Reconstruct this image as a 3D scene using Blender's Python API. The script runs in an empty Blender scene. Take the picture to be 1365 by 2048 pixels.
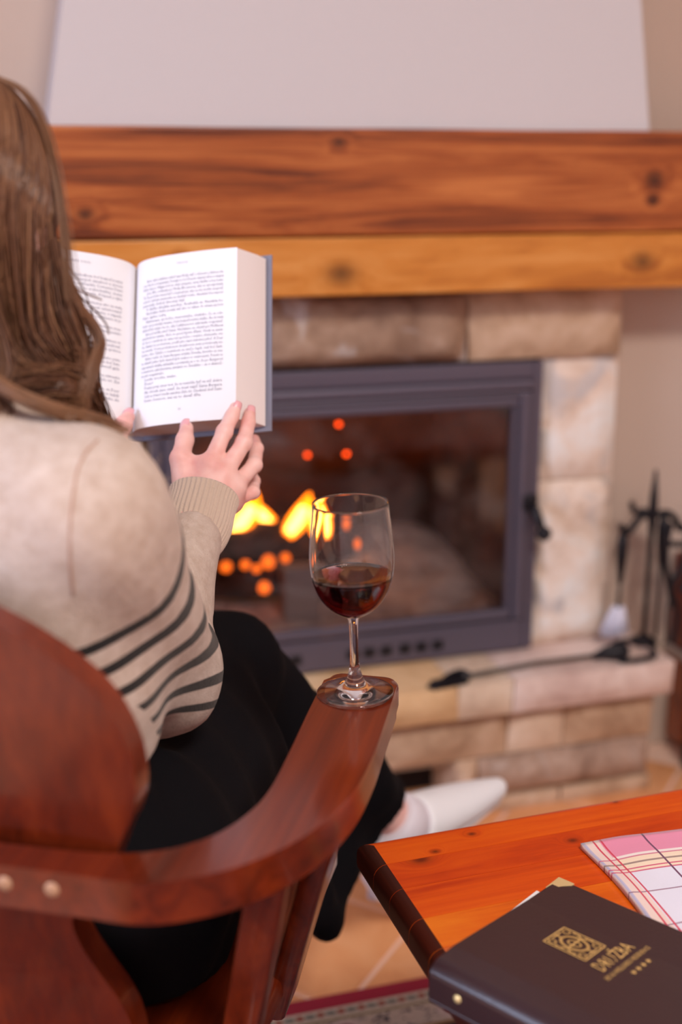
import bpy, bmesh, math, random
import numpy as np
from mathutils import Vector, Matrix, noise

# ------------------------------------------------------------------ camera, light, exposure
scn = bpy.context.scene
COL = scn.collection
CAM_H = 1.14
PITCH = math.radians(15.4)
FPX = 2440.0
cam_d = bpy.data.cameras.new('camera')
cam_d.sensor_fit = 'VERTICAL'
cam_d.sensor_height = 36.0
cam_d.sensor_width = 24.0
cam_d.lens = FPX / 2048 * 36.0
cam_d.dof.use_dof = True
cam_d.dof.focus_distance = 1.225
cam_d.dof.aperture_fstop = 2.0
cam_d.clip_start = 0.02
cam = bpy.data.objects.new('camera', cam_d)
cam.location = (0, 0, CAM_H)
cam.rotation_euler = (math.pi / 2 - PITCH, 0, 0)
COL.objects.link(cam)
scn.camera = cam

world = bpy.data.worlds.new('room_light')
scn.world = world
world.use_nodes = True
world.node_tree.nodes['Background'].inputs[0].default_value = (1.0, 1.0, 1.0, 1)
world.node_tree.nodes['Background'].inputs[1].default_value = 0.0

def area_light(name, loc, target, size, size_y, power, color):
    l = bpy.data.lights.new(name, 'AREA')
    l.shape = 'RECTANGLE'
    l.size = size
    l.size_y = size_y
    l.energy = power
    l.color = color
    o = bpy.data.objects.new(name, l)
    o.location = loc
    d = Vector(target) - Vector(loc)
    o.rotation_euler = d.to_track_quat('-Z', 'Y').to_euler()
    COL.objects.link(o)
    return o

# daylight from the window in the left wall, and the lamp on the ceiling; both beyond the picture
area_light('window_left_offscreen', (-2.63, -0.8, 1.65), (0.0, -0.8, 1.55), 1.6, 1.7, 135, (0.60, 0.73, 1.0))
area_light('ceiling_lamp_offscreen', (0.8, -0.5, 2.66), (0.8, -0.499, 0.0), 0.7, 0.7, 80, (1.0, 0.94, 0.88))

vs = scn.view_settings
scn.display_settings.display_device = 'sRGB'
vs.view_transform = 'Standard'
vs.look = 'None'
vs.gamma = 1.0
vs.use_curve_mapping = False
vs.exposure = -0.07

# ------------------------------------------------------------------ helpers: properties, meshes
def tag(o, label=None, cat=None, group=None, kind=None):
    if label: o['label'] = label
    if cat: o['category'] = cat
    if group: o['group'] = group
    if kind: o['kind'] = kind
    return o

def empty(name, loc=(0, 0, 0), rz=0.0, label=None, cat=None, group=None):
    o = bpy.data.objects.new(name, None)
    o.empty_display_size = 0.05
    o.location = loc
    o.rotation_euler = (0, 0, rz)
    COL.objects.link(o)
    return tag(o, label, cat, group)

def link(name, me, mat, parent=None, smooth=True):
    o = bpy.data.objects.new(name, me)
    if mat is not None and not me.materials:
        for m in (mat if isinstance(mat, (list, tuple)) else [mat]):
            me.materials.append(m)
    COL.objects.link(o)
    if parent: o.parent = parent
    if smooth:
        me.polygons.foreach_set('use_smooth', [True] * len(me.polygons))
    return o

def from_bm(name, bm, mat, parent=None, smooth=False):
    bmesh.ops.recalc_face_normals(bm, faces=bm.faces[:])
    me = bpy.data.meshes.new(name)
    bm.to_mesh(me)
    bm.free()
    return link(name, me, mat, parent, smooth)

def from_py(name, v, f, mat, parent=None, smooth=True):
    me = bpy.data.meshes.new(name)
    me.from_pydata([tuple(map(float, p)) for p in v], [], [tuple(map(int, q)) for q in f])
    me.update()
    return link(name, me, mat, parent, smooth)

def auto_smooth(o, ang=40):
    me = o.data
    me.polygons.foreach_set('use_smooth', [True] * len(me.polygons))
    bm = bmesh.new(); bm.from_mesh(me)
    a = math.radians(ang)
    for e in bm.edges:
        e.smooth = len(e.link_faces) == 2 and e.calc_face_angle(0) < a
    bm.to_mesh(me); bm.free()
    w_ = o.modifiers.new('face_weighted_normals', 'WEIGHTED_NORMAL'); w_.keep_sharp = True
    return o

def bevel_bm(bm, w, seg=2, edges=None):
    bmesh.ops.bevel(bm, geom=edges or bm.edges[:], offset=w, segments=seg, profile=0.5, affect='EDGES', clamp_overlap=True)

def box_bm(x0, x1, y0, y1, z0, z1, bevel=0.0, seg=2, bm=None):
    bm = bm or bmesh.new()
    r = bmesh.ops.create_cube(bm, size=1.0)
    for v in r['verts']:
        v.co = Vector((x0 + (v.co.x + .5) * (x1 - x0), y0 + (v.co.y + .5) * (y1 - y0), z0 + (v.co.z + .5) * (z1 - z0)))
    if bevel > 0:
        es = list({e for v in r['verts'] for e in v.link_edges})
        bevel_bm(bm, bevel, seg, es)
    return bm

def frame(d):
    d = Vector(d).normalized()
    a = Vector((0, 0, 1)) if abs(d.z) < .9 else Vector((1, 0, 0))
    u = d.cross(a).normalized()
    return u, d.cross(u).normalized()

def catmull(pts, n=8):
    P = [Vector(p) for p in pts]
    P = [P[0] * 2 - P[1]] + P + [P[-1] * 2 - P[-2]]
    out = []
    for i in range(1, len(P) - 2):
        for k in range(n):
            t = k / n
            p0, p1, p2, p3 = P[i - 1], P[i], P[i + 1], P[i + 2]
            out.append(.5 * ((2 * p1) + (p2 - p0) * t + (2 * p0 - 5 * p1 + 4 * p2 - p3) * t * t + (3 * p1 - p0 - 3 * p2 + p3) * t ** 3))
    out.append(P[-2].copy())
    return out

def tube_data(pts, rad, sides=8, v=None, f=None, caps=True):
    v = [] if v is None else v
    f = [] if f is None else f
    pts = [Vector(p) for p in pts]
    n = len(pts)
    R = rad if isinstance(rad, (list, tuple)) else [rad] * n
    u = None
    b = len(v)
    for i, p in enumerate(pts):
        d = (pts[min(i + 1, n - 1)] - pts[max(i - 1, 0)]).normalized()
        if u is None:
            u, w = frame(d)
        else:
            u = (u - d * u.dot(d)).normalized()
            w = d.cross(u)
        for k in range(sides):
            a = 2 * math.pi * k / sides
            v.append(p + (u * math.cos(a) + w * math.sin(a)) * R[i])
    for i in range(n - 1):
        for k in range(sides):
            k2 = (k + 1) % sides
            f.append((b + i * sides + k, b + i * sides + k2, b + (i + 1) * sides + k2, b + (i + 1) * sides + k))
    if caps:
        f.append(tuple(b + k for k in range(sides))[::-1])
        f.append(tuple(b + (n - 1) * sides + k for k in range(sides)))
    return v, f

def tube(name, pts, rad, mat, parent=None, sides=10):
    v, f = tube_data(pts, rad, sides)
    return from_py(name, v, f, mat, parent)

def lathe_data(prof, n=64, closed=False):
    v = []; f = []
    m = len(prof)
    for r, z in prof:
        for k in range(n):
            a = 2 * math.pi * k / n
            v.append((r * math.cos(a), r * math.sin(a), z))
    rng = range(m if closed else m - 1)
    for i in rng:
        j = (i + 1) % m
        for k in range(n):
            k2 = (k + 1) % n
            f.append((i * n + k, i * n + k2, j * n + k2, j * n + k))
    return v, f

def prism_bm(outline, h0, h1):
    """outline: list of (x, y); extruded along z"""
    bm = bmesh.new()
    a = [bm.verts.new((x, y, h0)) for x, y in outline]
    b = [bm.verts.new((x, y, h1)) for x, y in outline]
    bm.faces.new(a[::-1]); bm.faces.new(b)
    n = len(outline)
    for i in range(n):
        j = (i + 1) % n
        bm.faces.new((a[i], a[j], b[j], b[i]))
    return bm

# ------------------------------------------------------------------ helpers: implicit surfaces
def cap(P, a, b, ra, rb=None):
    rb = ra if rb is None else rb
    a = np.asarray(a, np.float32); b = np.asarray(b, np.float32)
    pa = P - a; ba = b - a
    h = np.clip(pa @ ba / max(float(ba @ ba), 1e-9), 0, 1)
    return np.linalg.norm(pa - h[:, None] * ba, axis=1) - (ra + (rb - ra) * h)

def ell(P, c, r, rot=None):
    q = P - np.asarray(c, np.float32)
    if rot is not None: q = q @ np.asarray(rot, np.float32)
    r = np.asarray(r, np.float32)
    k0 = np.linalg.norm(q / r, axis=1)
    k1 = np.linalg.norm(q / (r * r), axis=1) + 1e-6
    return k0 * (k0 - 1) / k1

def tri(P, a, b, c, r):
    a, b, c = (np.asarray(x, np.float32) for x in (a, b, c))
    ba, pa, cb, pb, ac, pc = b - a, P - a, c - b, P - b, a - c, P - c
    n = np.cross(ba, ac)
    def seg(e, p):
        h = np.clip(p @ e / float(e @ e), 0, 1)
        d = e * h[:, None] - p
        return (d * d).sum(1)
    s = np.sign(pa @ np.cross(ba, n)) + np.sign(pb @ np.cross(cb, n)) + np.sign(pc @ np.cross(ac, n))
    edge = np.minimum(np.minimum(seg(ba, pa), seg(cb, pb)), seg(ac, pc))
    plane = (pa @ n) ** 2 / float(n @ n)
    return np.sqrt(np.where(s < 2, edge, plane)) - r

def smin(a, b, k):
    if k <= 0: return np.minimum(a, b)
    h = np.maximum(k - np.abs(a - b), 0) / k
    return np.minimum(a, b) - h * h * k * .25

def smax(a, b, k):
    return -smin(-a, -b, k)

def iso_mesh(fn, lo, hi, h):
    """naive surface nets"""
    lo = np.array(lo, np.float32); hi = np.array(hi, np.float32)
    n = np.ceil((hi - lo) / h).astype(int) + 1
    ax = [lo[i] + h * np.arange(n[i], dtype=np.float32) for i in range(3)]
    G = np.stack(np.meshgrid(*ax, indexing='ij'), -1).reshape(-1, 3)
    f = np.concatenate([fn(G[i:i + 400000]) for i in range(0, len(G), 400000)]).reshape(n)
    s = f < 0
    corners = [(i, j, k) for i in (0, 1) for j in (0, 1) for k in (0, 1)]
    cnt = sum(s[i:n[0] - 1 + i, j:n[1] - 1 + j, k:n[2] - 1 + k].astype(np.int8) for i, j, k in corners)
    act = (cnt > 0) & (cnt < 8)
    idx = np.argwhere(act)
    cid = -np.ones(act.shape, np.int64)
    cid[act] = np.arange(len(idx))
    val = {c: f[idx[:, 0] + c[0], idx[:, 1] + c[1], idx[:, 2] + c[2]] for c in corners}
    acc = np.zeros((len(idx), 3)); num = np.zeros(len(idx))
    for c in corners:
        for d in range(3):
            if c[d] == 0:
                c2 = list(c); c2[d] = 1; c2 = tuple(c2)
                a, b = val[c], val[c2]
                m = (a < 0) != (b < 0)
                t = np.where(m, a / np.where(m, a - b, 1), 0)
                p = np.tile(np.array(c, float), (len(idx), 1))
                p[:, d] += t
                acc[m] += p[m]; num[m] += 1
    V = lo + h * (idx + acc / num[:, None])
    F = []
    for d in range(3):
        a0 = [slice(0, n[i]) for i in range(3)]; a1 = list(a0)
        a0[d] = slice(0, n[d] - 1); a1[d] = slice(1, n[d])
        s0, s1 = s[tuple(a0)], s[tuple(a1)]
        e = np.argwhere(s0 != s1)
        e1, e2 = (d + 1) % 3, (d + 2) % 3
        ok = (e[:, e1] > 0) & (e[:, e2] > 0) & (e[:, e1] < n[e1] - 1) & (e[:, e2] < n[e2] - 1)
        e = e[ok]
        def g(o1, o2):
            q = e.copy(); q[:, e1] -= o1; q[:, e2] -= o2
            return cid[q[:, 0], q[:, 1], q[:, 2]]
        quad = np.stack([g(1, 1), g(0, 1), g(0, 0), g(1, 0)], 1)
        fl = s0[e[:, 0], e[:, 1], e[:, 2]]
        quad[~fl] = quad[~fl][:, ::-1]
        F.append(quad)
    return V, np.concatenate(F)

def np_mesh(name, V, F, mat, parent=None, attrs=None):
    me = bpy.data.meshes.new(name)
    me.vertices.add(len(V)); me.vertices.foreach_set('co', np.asarray(V, np.float32).ravel())
    k = F.shape[1]
    me.loops.add(len(F) * k); me.loops.foreach_set('vertex_index', F.ravel().astype(np.int32))
    me.polygons.add(len(F)); me.polygons.foreach_set('loop_start', np.arange(0, len(F) * k, k, dtype=np.int32))
    me.update(calc_edges=True); me.validate()
    for nm, arr in (attrs or {}).items():
        at = me.attributes.new(nm, 'FLOAT', 'POINT')
        at.data.foreach_set('value', np.asarray(arr, np.float32))
    return link(name, me, mat, parent, True)

# ------------------------------------------------------------------ helpers: materials
def lin(c):
    return tuple(((x / 255) / 12.92 if x / 255 <= .04045 else ((x / 255 + .055) / 1.055) ** 2.4) for x in c) + (1.0,)

class M:
    def __init__(s, name, color=(200, 200, 200), rough=.6, **kw):
        s.m = bpy.data.materials.new(name)
        s.m.use_nodes = True
        s.t = s.m.node_tree
        s.p = s.t.nodes['Principled BSDF']
        s.out = s.t.nodes['Material Output']
        s.p.inputs['Base Color'].default_value = lin(color)
        s.p.inputs['Roughness'].default_value = rough
        for k, v in kw.items():
            s.p.inputs[k.replace('_', ' ')].default_value = v
    def n(s, typ, **kw):
        nd = s.t.nodes.new(typ)
        for k, v in kw.items():
            setattr(nd, k, v)
        return nd
    def L(s, a, b):
        s.t.links.new(a, b)
    def val(s, nd, **kw):
        for k, v in kw.items():
            nd.inputs[k.replace('_', ' ')].default_value = v
        return nd
    def coord(s, rot=(0, 0, 0), scale=(1, 1, 1), loc=(0, 0, 0), src='Object'):
        tc = s.n('ShaderNodeTexCoord'); mp = s.n('ShaderNodeMapping')
        mp.inputs['Location'].default_value = loc
        mp.inputs['Rotation'].default_value = rot
        mp.inputs['Scale'].default_value = scale
        s.L(tc.outputs[src], mp.inputs[0])
        return mp.outputs[0]
    def noise(s, vec, scale=5, detail=4, rough=.55, dist=0):
        nd = s.n('ShaderNodeTexNoise')
        s.val(nd, Scale=scale, Detail=detail, Roughness=rough, Distortion=dist)
        s.L(vec, nd.inputs['Vector'])
        return nd.outputs['Fac']
    def ramp(s, fac, stops):
        r = s.n('ShaderNodeValToRGB')
        el = r.color_ramp.elements
        while len(el) < len(stops): el.new(.5)
        for e, (p, c) in zip(el, stops):
            e.position = p; e.color = lin(c) if len(c) == 3 else c
        s.L(fac, r.inputs[0])
        return r.outputs[0]
    def math(s, op, a, b=None, c=None, clamp=False):
        nd = s.n('ShaderNodeMath', operation=op, use_clamp=clamp)
        for i, x in enumerate((a, b, c)):
            if x is None: continue
            if isinstance(x, (int, float)): nd.inputs[i].default_value = x
            else: s.L(x, nd.inputs[i])
        return nd.outputs[0]
    def mix(s, fac, a, b, blend='MIX'):
        nd = s.n('ShaderNodeMix', data_type='RGBA', blend_type=blend)
        if isinstance(fac, (int, float)): nd.inputs[0].default_value = fac
        else: s.L(fac, nd.inputs[0])
        for i, x in ((6, a), (7, b)):
            if isinstance(x, tuple): nd.inputs[i].default_value = lin(x) if len(x) == 3 else x
            else: s.L(x, nd.inputs[i])
        return nd.outputs[2]
    def bump(s, h, strength=.3, dist=.01):
        b = s.n('ShaderNodeBump'); b.inputs['Strength'].default_value = strength; b.inputs['Distance'].default_value = dist
        s.L(h, b.inputs['Height']); s.L(b.outputs[0], s.p.inputs['Normal'])
    def color(s, c): s.L(c, s.p.inputs['Base Color'])
    def sep(s, vec):
        nd = s.n('ShaderNodeSeparateXYZ'); s.L(vec, nd.inputs[0]); return nd.outputs

def wood(name, dark, mid, light, rot=(0, 0, 0), rough=.32, coat=.6, along=1.2, across=16, knots=(), seed=0.0, depth=.08):
    """grain runs along the local x of the mapped space"""
    m = M(name, mid, rough)
    m.val(m.p, Coat_Weight=coat, Coat_Roughness=.12, Specular_IOR_Level=.3)
    base = m.coord(rot=rot, loc=(seed, seed * .7, seed * .3))
    raw = m.coord(rot=rot)
    mp = m.n('ShaderNodeMapping'); mp.inputs['Scale'].default_value = (along, across, across)
    m.L(base, mp.inputs[0])
    vec = mp.outputs[0]
    kd = None
    for (kx, ky, kz, kr) in knots:
        sub = m.n('ShaderNodeVectorMath', operation='SUBTRACT'); m.L(raw, sub.inputs[0]); sub.inputs[1].default_value = (kx, ky, kz)
        sc = m.n('ShaderNodeVectorMath', operation='MULTIPLY'); m.L(sub.outputs[0], sc.inputs[0]); sc.inputs[1].default_value = (.7, 1, 1)
        ln = m.n('ShaderNodeVectorMath', operation='LENGTH'); m.L(sc.outputs[0], ln.inputs[0])
        g = m.math('POWER', 2.718, m.math('MULTIPLY', m.math('POWER', m.math('DIVIDE', ln.outputs['Value'], kr), 2.0), -1.0))
        kd = g if kd is None else m.math('ADD', kd, g)
    if kd is not None:
        cmb = m.n('ShaderNodeCombineXYZ'); m.L(m.math('MULTIPLY', kd, .6), cmb.inputs[1])
        ad = m.n('ShaderNodeVectorMath', operation='ADD'); m.L(vec, ad.inputs[0]); m.L(cmb.outputs[0], ad.inputs[1])
        vec = ad.outputs[0]
    a = m.noise(vec, 1.6, 5, .6, .8)
    mp2 = m.n('ShaderNodeMapping'); mp2.inputs['Scale'].default_value = (2.5, 9, 9); m.L(vec, mp2.inputs[0])
    b = m.noise(mp2.outputs[0], 1.5, 3, .6, .2)
    g = m.math('ADD', m.math('MULTIPLY', a, .75), m.math('MULTIPLY', b, .25))
    c = m.ramp(g, [(.36, dark), (.5, mid), (.64, light)])
    if kd is not None:
        c = m.mix(m.math('MULTIPLY', m.math('POWER', kd, 3.0), .85, clamp=True), c, tuple(int(x * .45) for x in dark))
    m.color(c)
    m.bump(b, depth, .002)
    return m.m

def stone_mat(name, c1, c2, c3, scale=9, white=.0):
    c1, c2, c3 = (tuple(min(244, int(x * 1.07 + 4)) for x in c) for c in (c1, c2, c3))
    m = M(name, c2, .85)
    v = m.coord()
    a = m.noise(v, scale, 6, .62, .6)
    b = m.noise(v, scale * 5, 4, .6)
    c = m.ramp(m.math('ADD', m.math('MULTIPLY', a, .8), m.math('MULTIPLY', b, .2)), [(.34, c1), (.5, c2), (.66, c3)])
    if white > 0:
        w = m.ramp(m.noise(m.coord(scale=(1, 1, .55), rot=(0, .6, 0)), scale * .9, 3, .5, 2.2), [(.55, (0, 0, 0)), (.66, (255, 255, 255))])
        c = m.mix(m.math('MULTIPLY', w, white), c, (205, 195, 190))
    m.color(c)
    m.bump(m.math('ADD', a, m.math('MULTIPLY', b, .4)), .5, .012)
    return m.m

def emit(name, col, strength):
    m = M(name, (0, 0, 0), 1)
    m.p.inputs['Emission Color'].default_value = lin(col)
    m.p.inputs['Emission Strength'].default_value = strength
    return m.m

WALL_A = math.radians(16.4)

# ------------------------------------------------------------------ floor, walls
plaster = M('plaster_white', (206, 197, 194), .9)
plaster.bump(plaster.noise(plaster.coord(), 60, 4, .6), .12, .004)
wallpaint = M('plaster_beige', (200, 178, 162), .9)
wallpaint.bump(wallpaint.noise(wallpaint.coord(), 40, 4, .6), .15, .004)
grout = M('grout', (244, 206, 184), .9)
terracotta = M('terracotta', (196, 128, 78), .45)
_v = terracotta.coord()
_a = terracotta.noise(_v, 9, 5, .6, .4)
terracotta.color(terracotta.ramp(_a, [(.3, (214, 142, 92)), (.5, (230, 162, 110)), (.72, (238, 176, 126))]))
terracotta.bump(terracotta.noise(_v, 40, 3), .08, .003)

fl = empty('floor')
tag(fl, 'terracotta tiled floor laid diagonally with pale joints', None, None, 'structure')
from_bm('grout_bed', box_bm(-1.5, 1.75, .0, 2.5, -.03, -.004), grout.m, fl)
from_bm('floor_slab', box_bm(-3, 3, -2.7, 3.6, -.06, -.0305), terracotta.m, fl)
ta = WALL_A + math.radians(45)
T = .244
tile_me = None
u_ = Vector((math.cos(ta), math.sin(ta), 0)); v_ = Vector((math.sin(ta), -math.cos(ta), 0))
for i in range(-2, 13):
    for j in range(-11, 8):
        c = u_ * (1.302 + T * (i - 5 + .5)) + v_ * (-.708 + T * (j + .5))
        if not (-1.25 < c.x < 1.5 and .25 < c.y < 2.3): continue
        if tile_me is None:
            bm = box_bm(-T / 2 + .004, T / 2 - .004, -T / 2 + .004, T / 2 - .004, -.012, 0, .002, 1)
            t = from_bm('tile', bm, terracotta.m, fl)
            tile_me = t.data
        else:
            t = bpy.data.objects.new('tile', tile_me); COL.objects.link(t); t.parent = fl
        t.location = c
        t.rotation_euler = (0, 0, ta + (i * 7 + j * 3) % 4 * math.pi / 2)

wb = bmesh.new()
WO = 2.05
for (s0, s1, z0, z1) in ((-2.6, .24, 0, 2.7), (.965, 3.7, 0, 2.7), (.24, .965, .83, 2.7), (.24, .965, 0, .27)):
    box_bm(s0, s1, WO, WO + .12, z0, z1, bm=wb)
wall = from_bm('wall_back', wb, wallpaint.m)
wall.rotation_euler = (0, 0, WALL_A)
tag(wall, 'beige plastered wall behind the fireplace', None, None, 'structure')
# the rest of the room, behind and beside the photographer
for nm, x0, x1, y0, y1 in (('wall_left', -2.75, -2.65, -2.6, 3.2), ('wall_right', 2.65, 2.75, -2.6, 3.2), ('wall_rear', -2.75, 2.75, -2.7, -2.6)):
    w_ = from_bm(nm, box_bm(x0, x1, y0, y1, -.05, 2.7), plaster.m)
    tag(w_, 'pale plastered wall of the room', None, None, 'structure')
tag(from_bm('ceiling', box_bm(-3.3, 3.1, -2.7, 3.7, 2.7, 2.76), plaster.m), 'pale plastered ceiling of the room', None, None, 'structure')

# ------------------------------------------------------------------ fireplace
FS, FO = .6, 1.95
def WP(s, o, z=0):
    return Vector((s * math.cos(WALL_A) - o * math.sin(WALL_A), s * math.sin(WALL_A) + o * math.cos(WALL_A), z))
fp = empty('fireplace', WP(FS, FO), WALL_A, 'stone fireplace with wooden mantel beam, white hood and black glazed door', 'fireplace')
def fbox(s0, s1, o0, o1, z0, z1, bevel=0, seg=2, bm=None):
    return box_bm(s0 - FS, s1 - FS, o0 - FO, o1 - FO, z0, z1, bevel, seg, bm)

def rough_stone(name, s0, s1, o0, o1, z0, z1, amp, mat, seed, parent=None):
    bm = fbox(s0, s1, o0, o1, z0, z1)
    nx = max(2, int((s1 - s0) / .028)); nz = max(2, int((z1 - z0) / .025))
    bmesh.ops.subdivide_edges(bm, edges=[e for e in bm.edges if abs((e.verts[0].co - e.verts[1].co).x) > 1e-5], cuts=nx, use_grid_fill=True)
    bmesh.ops.subdivide_edges(bm, edges=[e for e in bm.edges if abs((e.verts[0].co - e.verts[1].co).z) > 1e-5], cuts=nz, use_grid_fill=True)
    yf = o0 - FO
    for v in bm.verts:
        c = v.co
        ex = min(c.x - (s0 - FS), (s1 - FS) - c.x); ez = min(c.z - z0, z1 - c.z)
        if abs(c.y - yf) < 1e-4:
            e = min(1, min(ex, ez) / .022)
            k = noise.noise(Vector((c.x * 14 + seed * 7, c.z * 16, seed))) + .5 * noise.noise(Vector((c.x * 36 + seed * 3, c.z * 40, seed + 5)))
            c.y += (1 - e) * amp * .9 + .006 * (1 - e) - k * amp * e
    w = .004
    for v in bm.verts:
        c = v.co
        c.x += noise.noise(Vector((c.z * 12, seed, c.y * 12))) * w * (1 if abs(c.x - (s0 - FS)) < 1e-4 or abs(c.x - (s1 - FS)) < 1e-4 else 0)
    o = from_bm(name, bm, mat, parent or fp)
    return auto_smooth(o, 55)

sand = stone_mat('sandstone', (176, 146, 122), (206, 180, 156), (222, 202, 184), 7)
sand2 = stone_mat('sandstone_yellow', (182, 140, 96), (208, 168, 124), (220, 188, 150), 6)
sand3 = stone_mat('sandstone_pink', (182, 150, 140), (208, 182, 170), (220, 200, 192), 7)
quartz = stone_mat('sandstone_veined', (190, 160, 136), (222, 202, 186), (238, 228, 222), 8, .95)
brown = stone_mat('stone_brown', (116, 88, 70), (150, 120, 98), (186, 158, 138), 7, .8)
brown2 = stone_mat('stone_brown_grey', (118, 92, 78), (156, 128, 110), (186, 162, 146), 9, .35)
tan = stone_mat('stone_tan', (150, 118, 92), (182, 150, 122), (200, 172, 148), 8)
mortar = M('mortar', (172, 148, 128), .95)

from_bm('mortar_core', fbox(.06, 1.16, 1.895, 2.04, .10, .26), mortar.m, fp)
from_bm('mortar_core', fbox(.06, .19, 1.895, 2.04, 0, .10), mortar.m, fp)
from_bm('mortar_core', fbox(.79, 1.16, 1.895, 2.04, 0, .10), mortar.m, fp)
soot = M('soot_black', (30, 20, 18), .95)
from_bm('ash_niche', fbox(.19, .79, 2.0, 2.04, .0, .11), soot.m, fp)
for i, (a, b, m_) in enumerate(((.02, .40, sand2), (.402, .756, sand2), (.758, .862, sand), (.864, 1.185, sand3))):
    rough_stone('stone', a, b, 1.832, 2.04, .213, .275, .004, m_, 3 + i)
for i, (a, b, m_) in enumerate(((.045, .36, sand), (.364, .62, tan), (.623, .872, tan), (.875, .985, sand), (.988, 1.172, tan))):
    rough_stone('stone', a, b, 1.872, 2.0, .112, .211, .007, m_, 13 + i)
for i, (a, b, m_) in enumerate(((.045, .2, brown2), (.772, .815, tan), (.818, 1.168, brown2))):
    rough_stone('stone', a, b, 1.868, 2.0, .03, .109, .011, m_, 23 + i)
for i, (a, b) in enumerate(((.045, .2), (.772, .98), (.983, 1.17))):
    rough_stone('stone', a, b, 1.866, 2.0, .0, .028, .003, tan, 33 + i)
for i, (s0, s1) in enumerate(((.958, 1.118), (.088, .246))):
    rough_stone('stone', s0, s1, 1.974, 2.06, .277, .597, .012, quartz, 43 + i)
    rough_stone('stone', s0, s1 - .006, 1.974, 2.06, .6, .826, .010, quartz, 53 + i)
for i, (a, b, m_) in enumerate(((.085, .44, tan), (.443, .808, brown), (.812, 1.106, tan))):
    rough_stone('stone', a, b, 1.955 if m_ is brown else 1.962, 2.06, .829, .95, .016 if m_ is brown else .005, m_, 63 + i)

beam_up = wood('beam_wood_dark', (98, 42, 16), (160, 80, 32), (196, 114, 56), rough=.5, coat=.12, along=1.4, across=19,
               knots=((.5, -.07, 1.135, .02), (.50, -.07, 1.10, .013), (-.44, -.07, 1.085, .016), (-.05, -.07, 1.19, .012)), seed=1.3)
beam_lo = wood('beam_wood_light', (168, 92, 30), (206, 128, 50), (222, 150, 76), rough=.5, coat=.12, along=1.3, across=9,
               knots=((-.045, -.07, .99, .03), (.49, -.07, 1.0, .026), (-.3, -.07, 1.02, .014)), seed=4.1)
def plank(s0, s1, o0, o1, z0, z1, mat):
    bm = fbox(s0, s1, o0, o1, z0, z1)
    bmesh.ops.subdivide_edges(bm, edges=[e for e in bm.edges if abs((e.verts[0].co - e.verts[1].co).x) > 1e-5], cuts=24)
    for v in bm.verts:
        if v.co.y < o0 - FO + .001:
            v.co.y += .003 * noise.noise(Vector((v.co.x * 4, v.co.z * 9, 1)))
            v.co.z += .002 * noise.noise(Vector((v.co.x * 3, 2, v.co.z * 5)))
    bevel_bm(bm, .005, 2, [e for e in bm.edges if e.calc_face_angle(0) > 1.2])
    return auto_smooth(from_bm('plank', bm, mat, fp), 30)
plank(-.10, 1.30, 1.880, 2.05, 1.050, 1.211, beam_up)
plank(-.10, 1.30, 1.884, 2.05, .955, 1.048, beam_lo)

hv = []
for z, a, b, o in ((1.2112, .116, 1.099, 1.905), (1.6, .19, 1.055, 1.93), (2.7, .38, .93, 2.0)):
    hv += [(a - FS, o - FO, z), (b - FS, o - FO, z), (b - FS, 2.06 - FO, z), (a - FS, 2.06 - FO, z)]
hf = [(0, 3, 2, 1), (8, 9, 10, 11)] + [(4 * l + k, 4 * l + (k + 1) % 4, 4 * l + 4 + (k + 1) % 4, 4 * l + 4 + k) for l in (0, 1) for k in range(4)]
from_py('hood', hv, hf, plaster.m, fp, False)

# firebox
fbrick = M('firebrick_sooty', (92, 60, 44), .95)
_n = fbrick.noise(fbrick.coord(), 12, 5, .6)
fbrick.color(fbrick.ramp(_n, [(.3, (44, 26, 22)), (.7, (110, 70, 48))]))
fb = bmesh.new()
fbox(.245, .96, 2.48, 2.52, .28, .84, bm=fb)
fbox(.235, .262, 2.0, 2.5, .28, .84, bm=fb)
fbox(.942, .97, 2.0, 2.5, .28, .84, bm=fb)
fbox(.245, .96, 2.0, 2.5, .80, .84, bm=fb)
fbox(.245, .96, 2.0, 2.5, .262, .30, bm=fb)
from_bm('firebox', fb, fbrick.m, fp)

# door: frame rails, moulding, pane, vents, handle
iron = M('cast_iron', (96, 88, 100), .45, Metallic=.35)
iron.bump(iron.noise(iron.coord(), 90, 4, .6), .12, .002)
iron_d = M('iron_black', (24, 20, 26), .5, Metallic=.3)
S0, S1, Z0, Z1 = .252, .955, .281, .824
door = from_bm('door_frame', fbox(S0, S0 + .02, 1.966, 1.995, Z0, Z1, .003), iron.m, fp)
door['label'] = 'black cast iron door frame'
def rail(nm, *a, bev=.003):
    return auto_smooth(from_bm(nm, fbox(*a, bev, 2), iron.m, door), 40)
rail('frame_rail', S1 - .02, S1, 1.966, 1.995, Z0, Z1)
rail('frame_rail', S0 + .02, S1 - .02, 1.966, 1.995, Z1 - .03, Z1)
rail('frame_rail', S0 + .02, S1 - .02, 1.966, 1.995, Z0, Z0 + .058)
rail('moulding', S0 + .021, S1 - .021, 1.957, 1.99, Z1 - .05, Z1 - .031, bev=.006)
rail('moulding', S0 + .03, S1 - .03, 1.963, 1.99, Z1 - .062, Z1 - .051, bev=.004)
rail('moulding', S0 + .034, S1 - .034, 1.968, 1.99, Z1 - .08, Z1 - .063, bev=.004)
rail('moulding', S0 + .021, S0 + .045, 1.960, 1.99, Z0 + .06, Z1 - .051, bev=.006)
rail('moulding', S1 - .045, S1 - .021, 1.960, 1.99, Z0 + .06, Z1 - .051, bev=.006)
rail('moulding', S0 + .046, S0 + .056, 1.968, 1.99, Z0 + .075, Z1 - .08, bev=.003)
rail('moulding', S1 - .056, S1 - .046, 1.968, 1.99, Z0 + .075, Z1 - .08, bev=.003)
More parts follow.
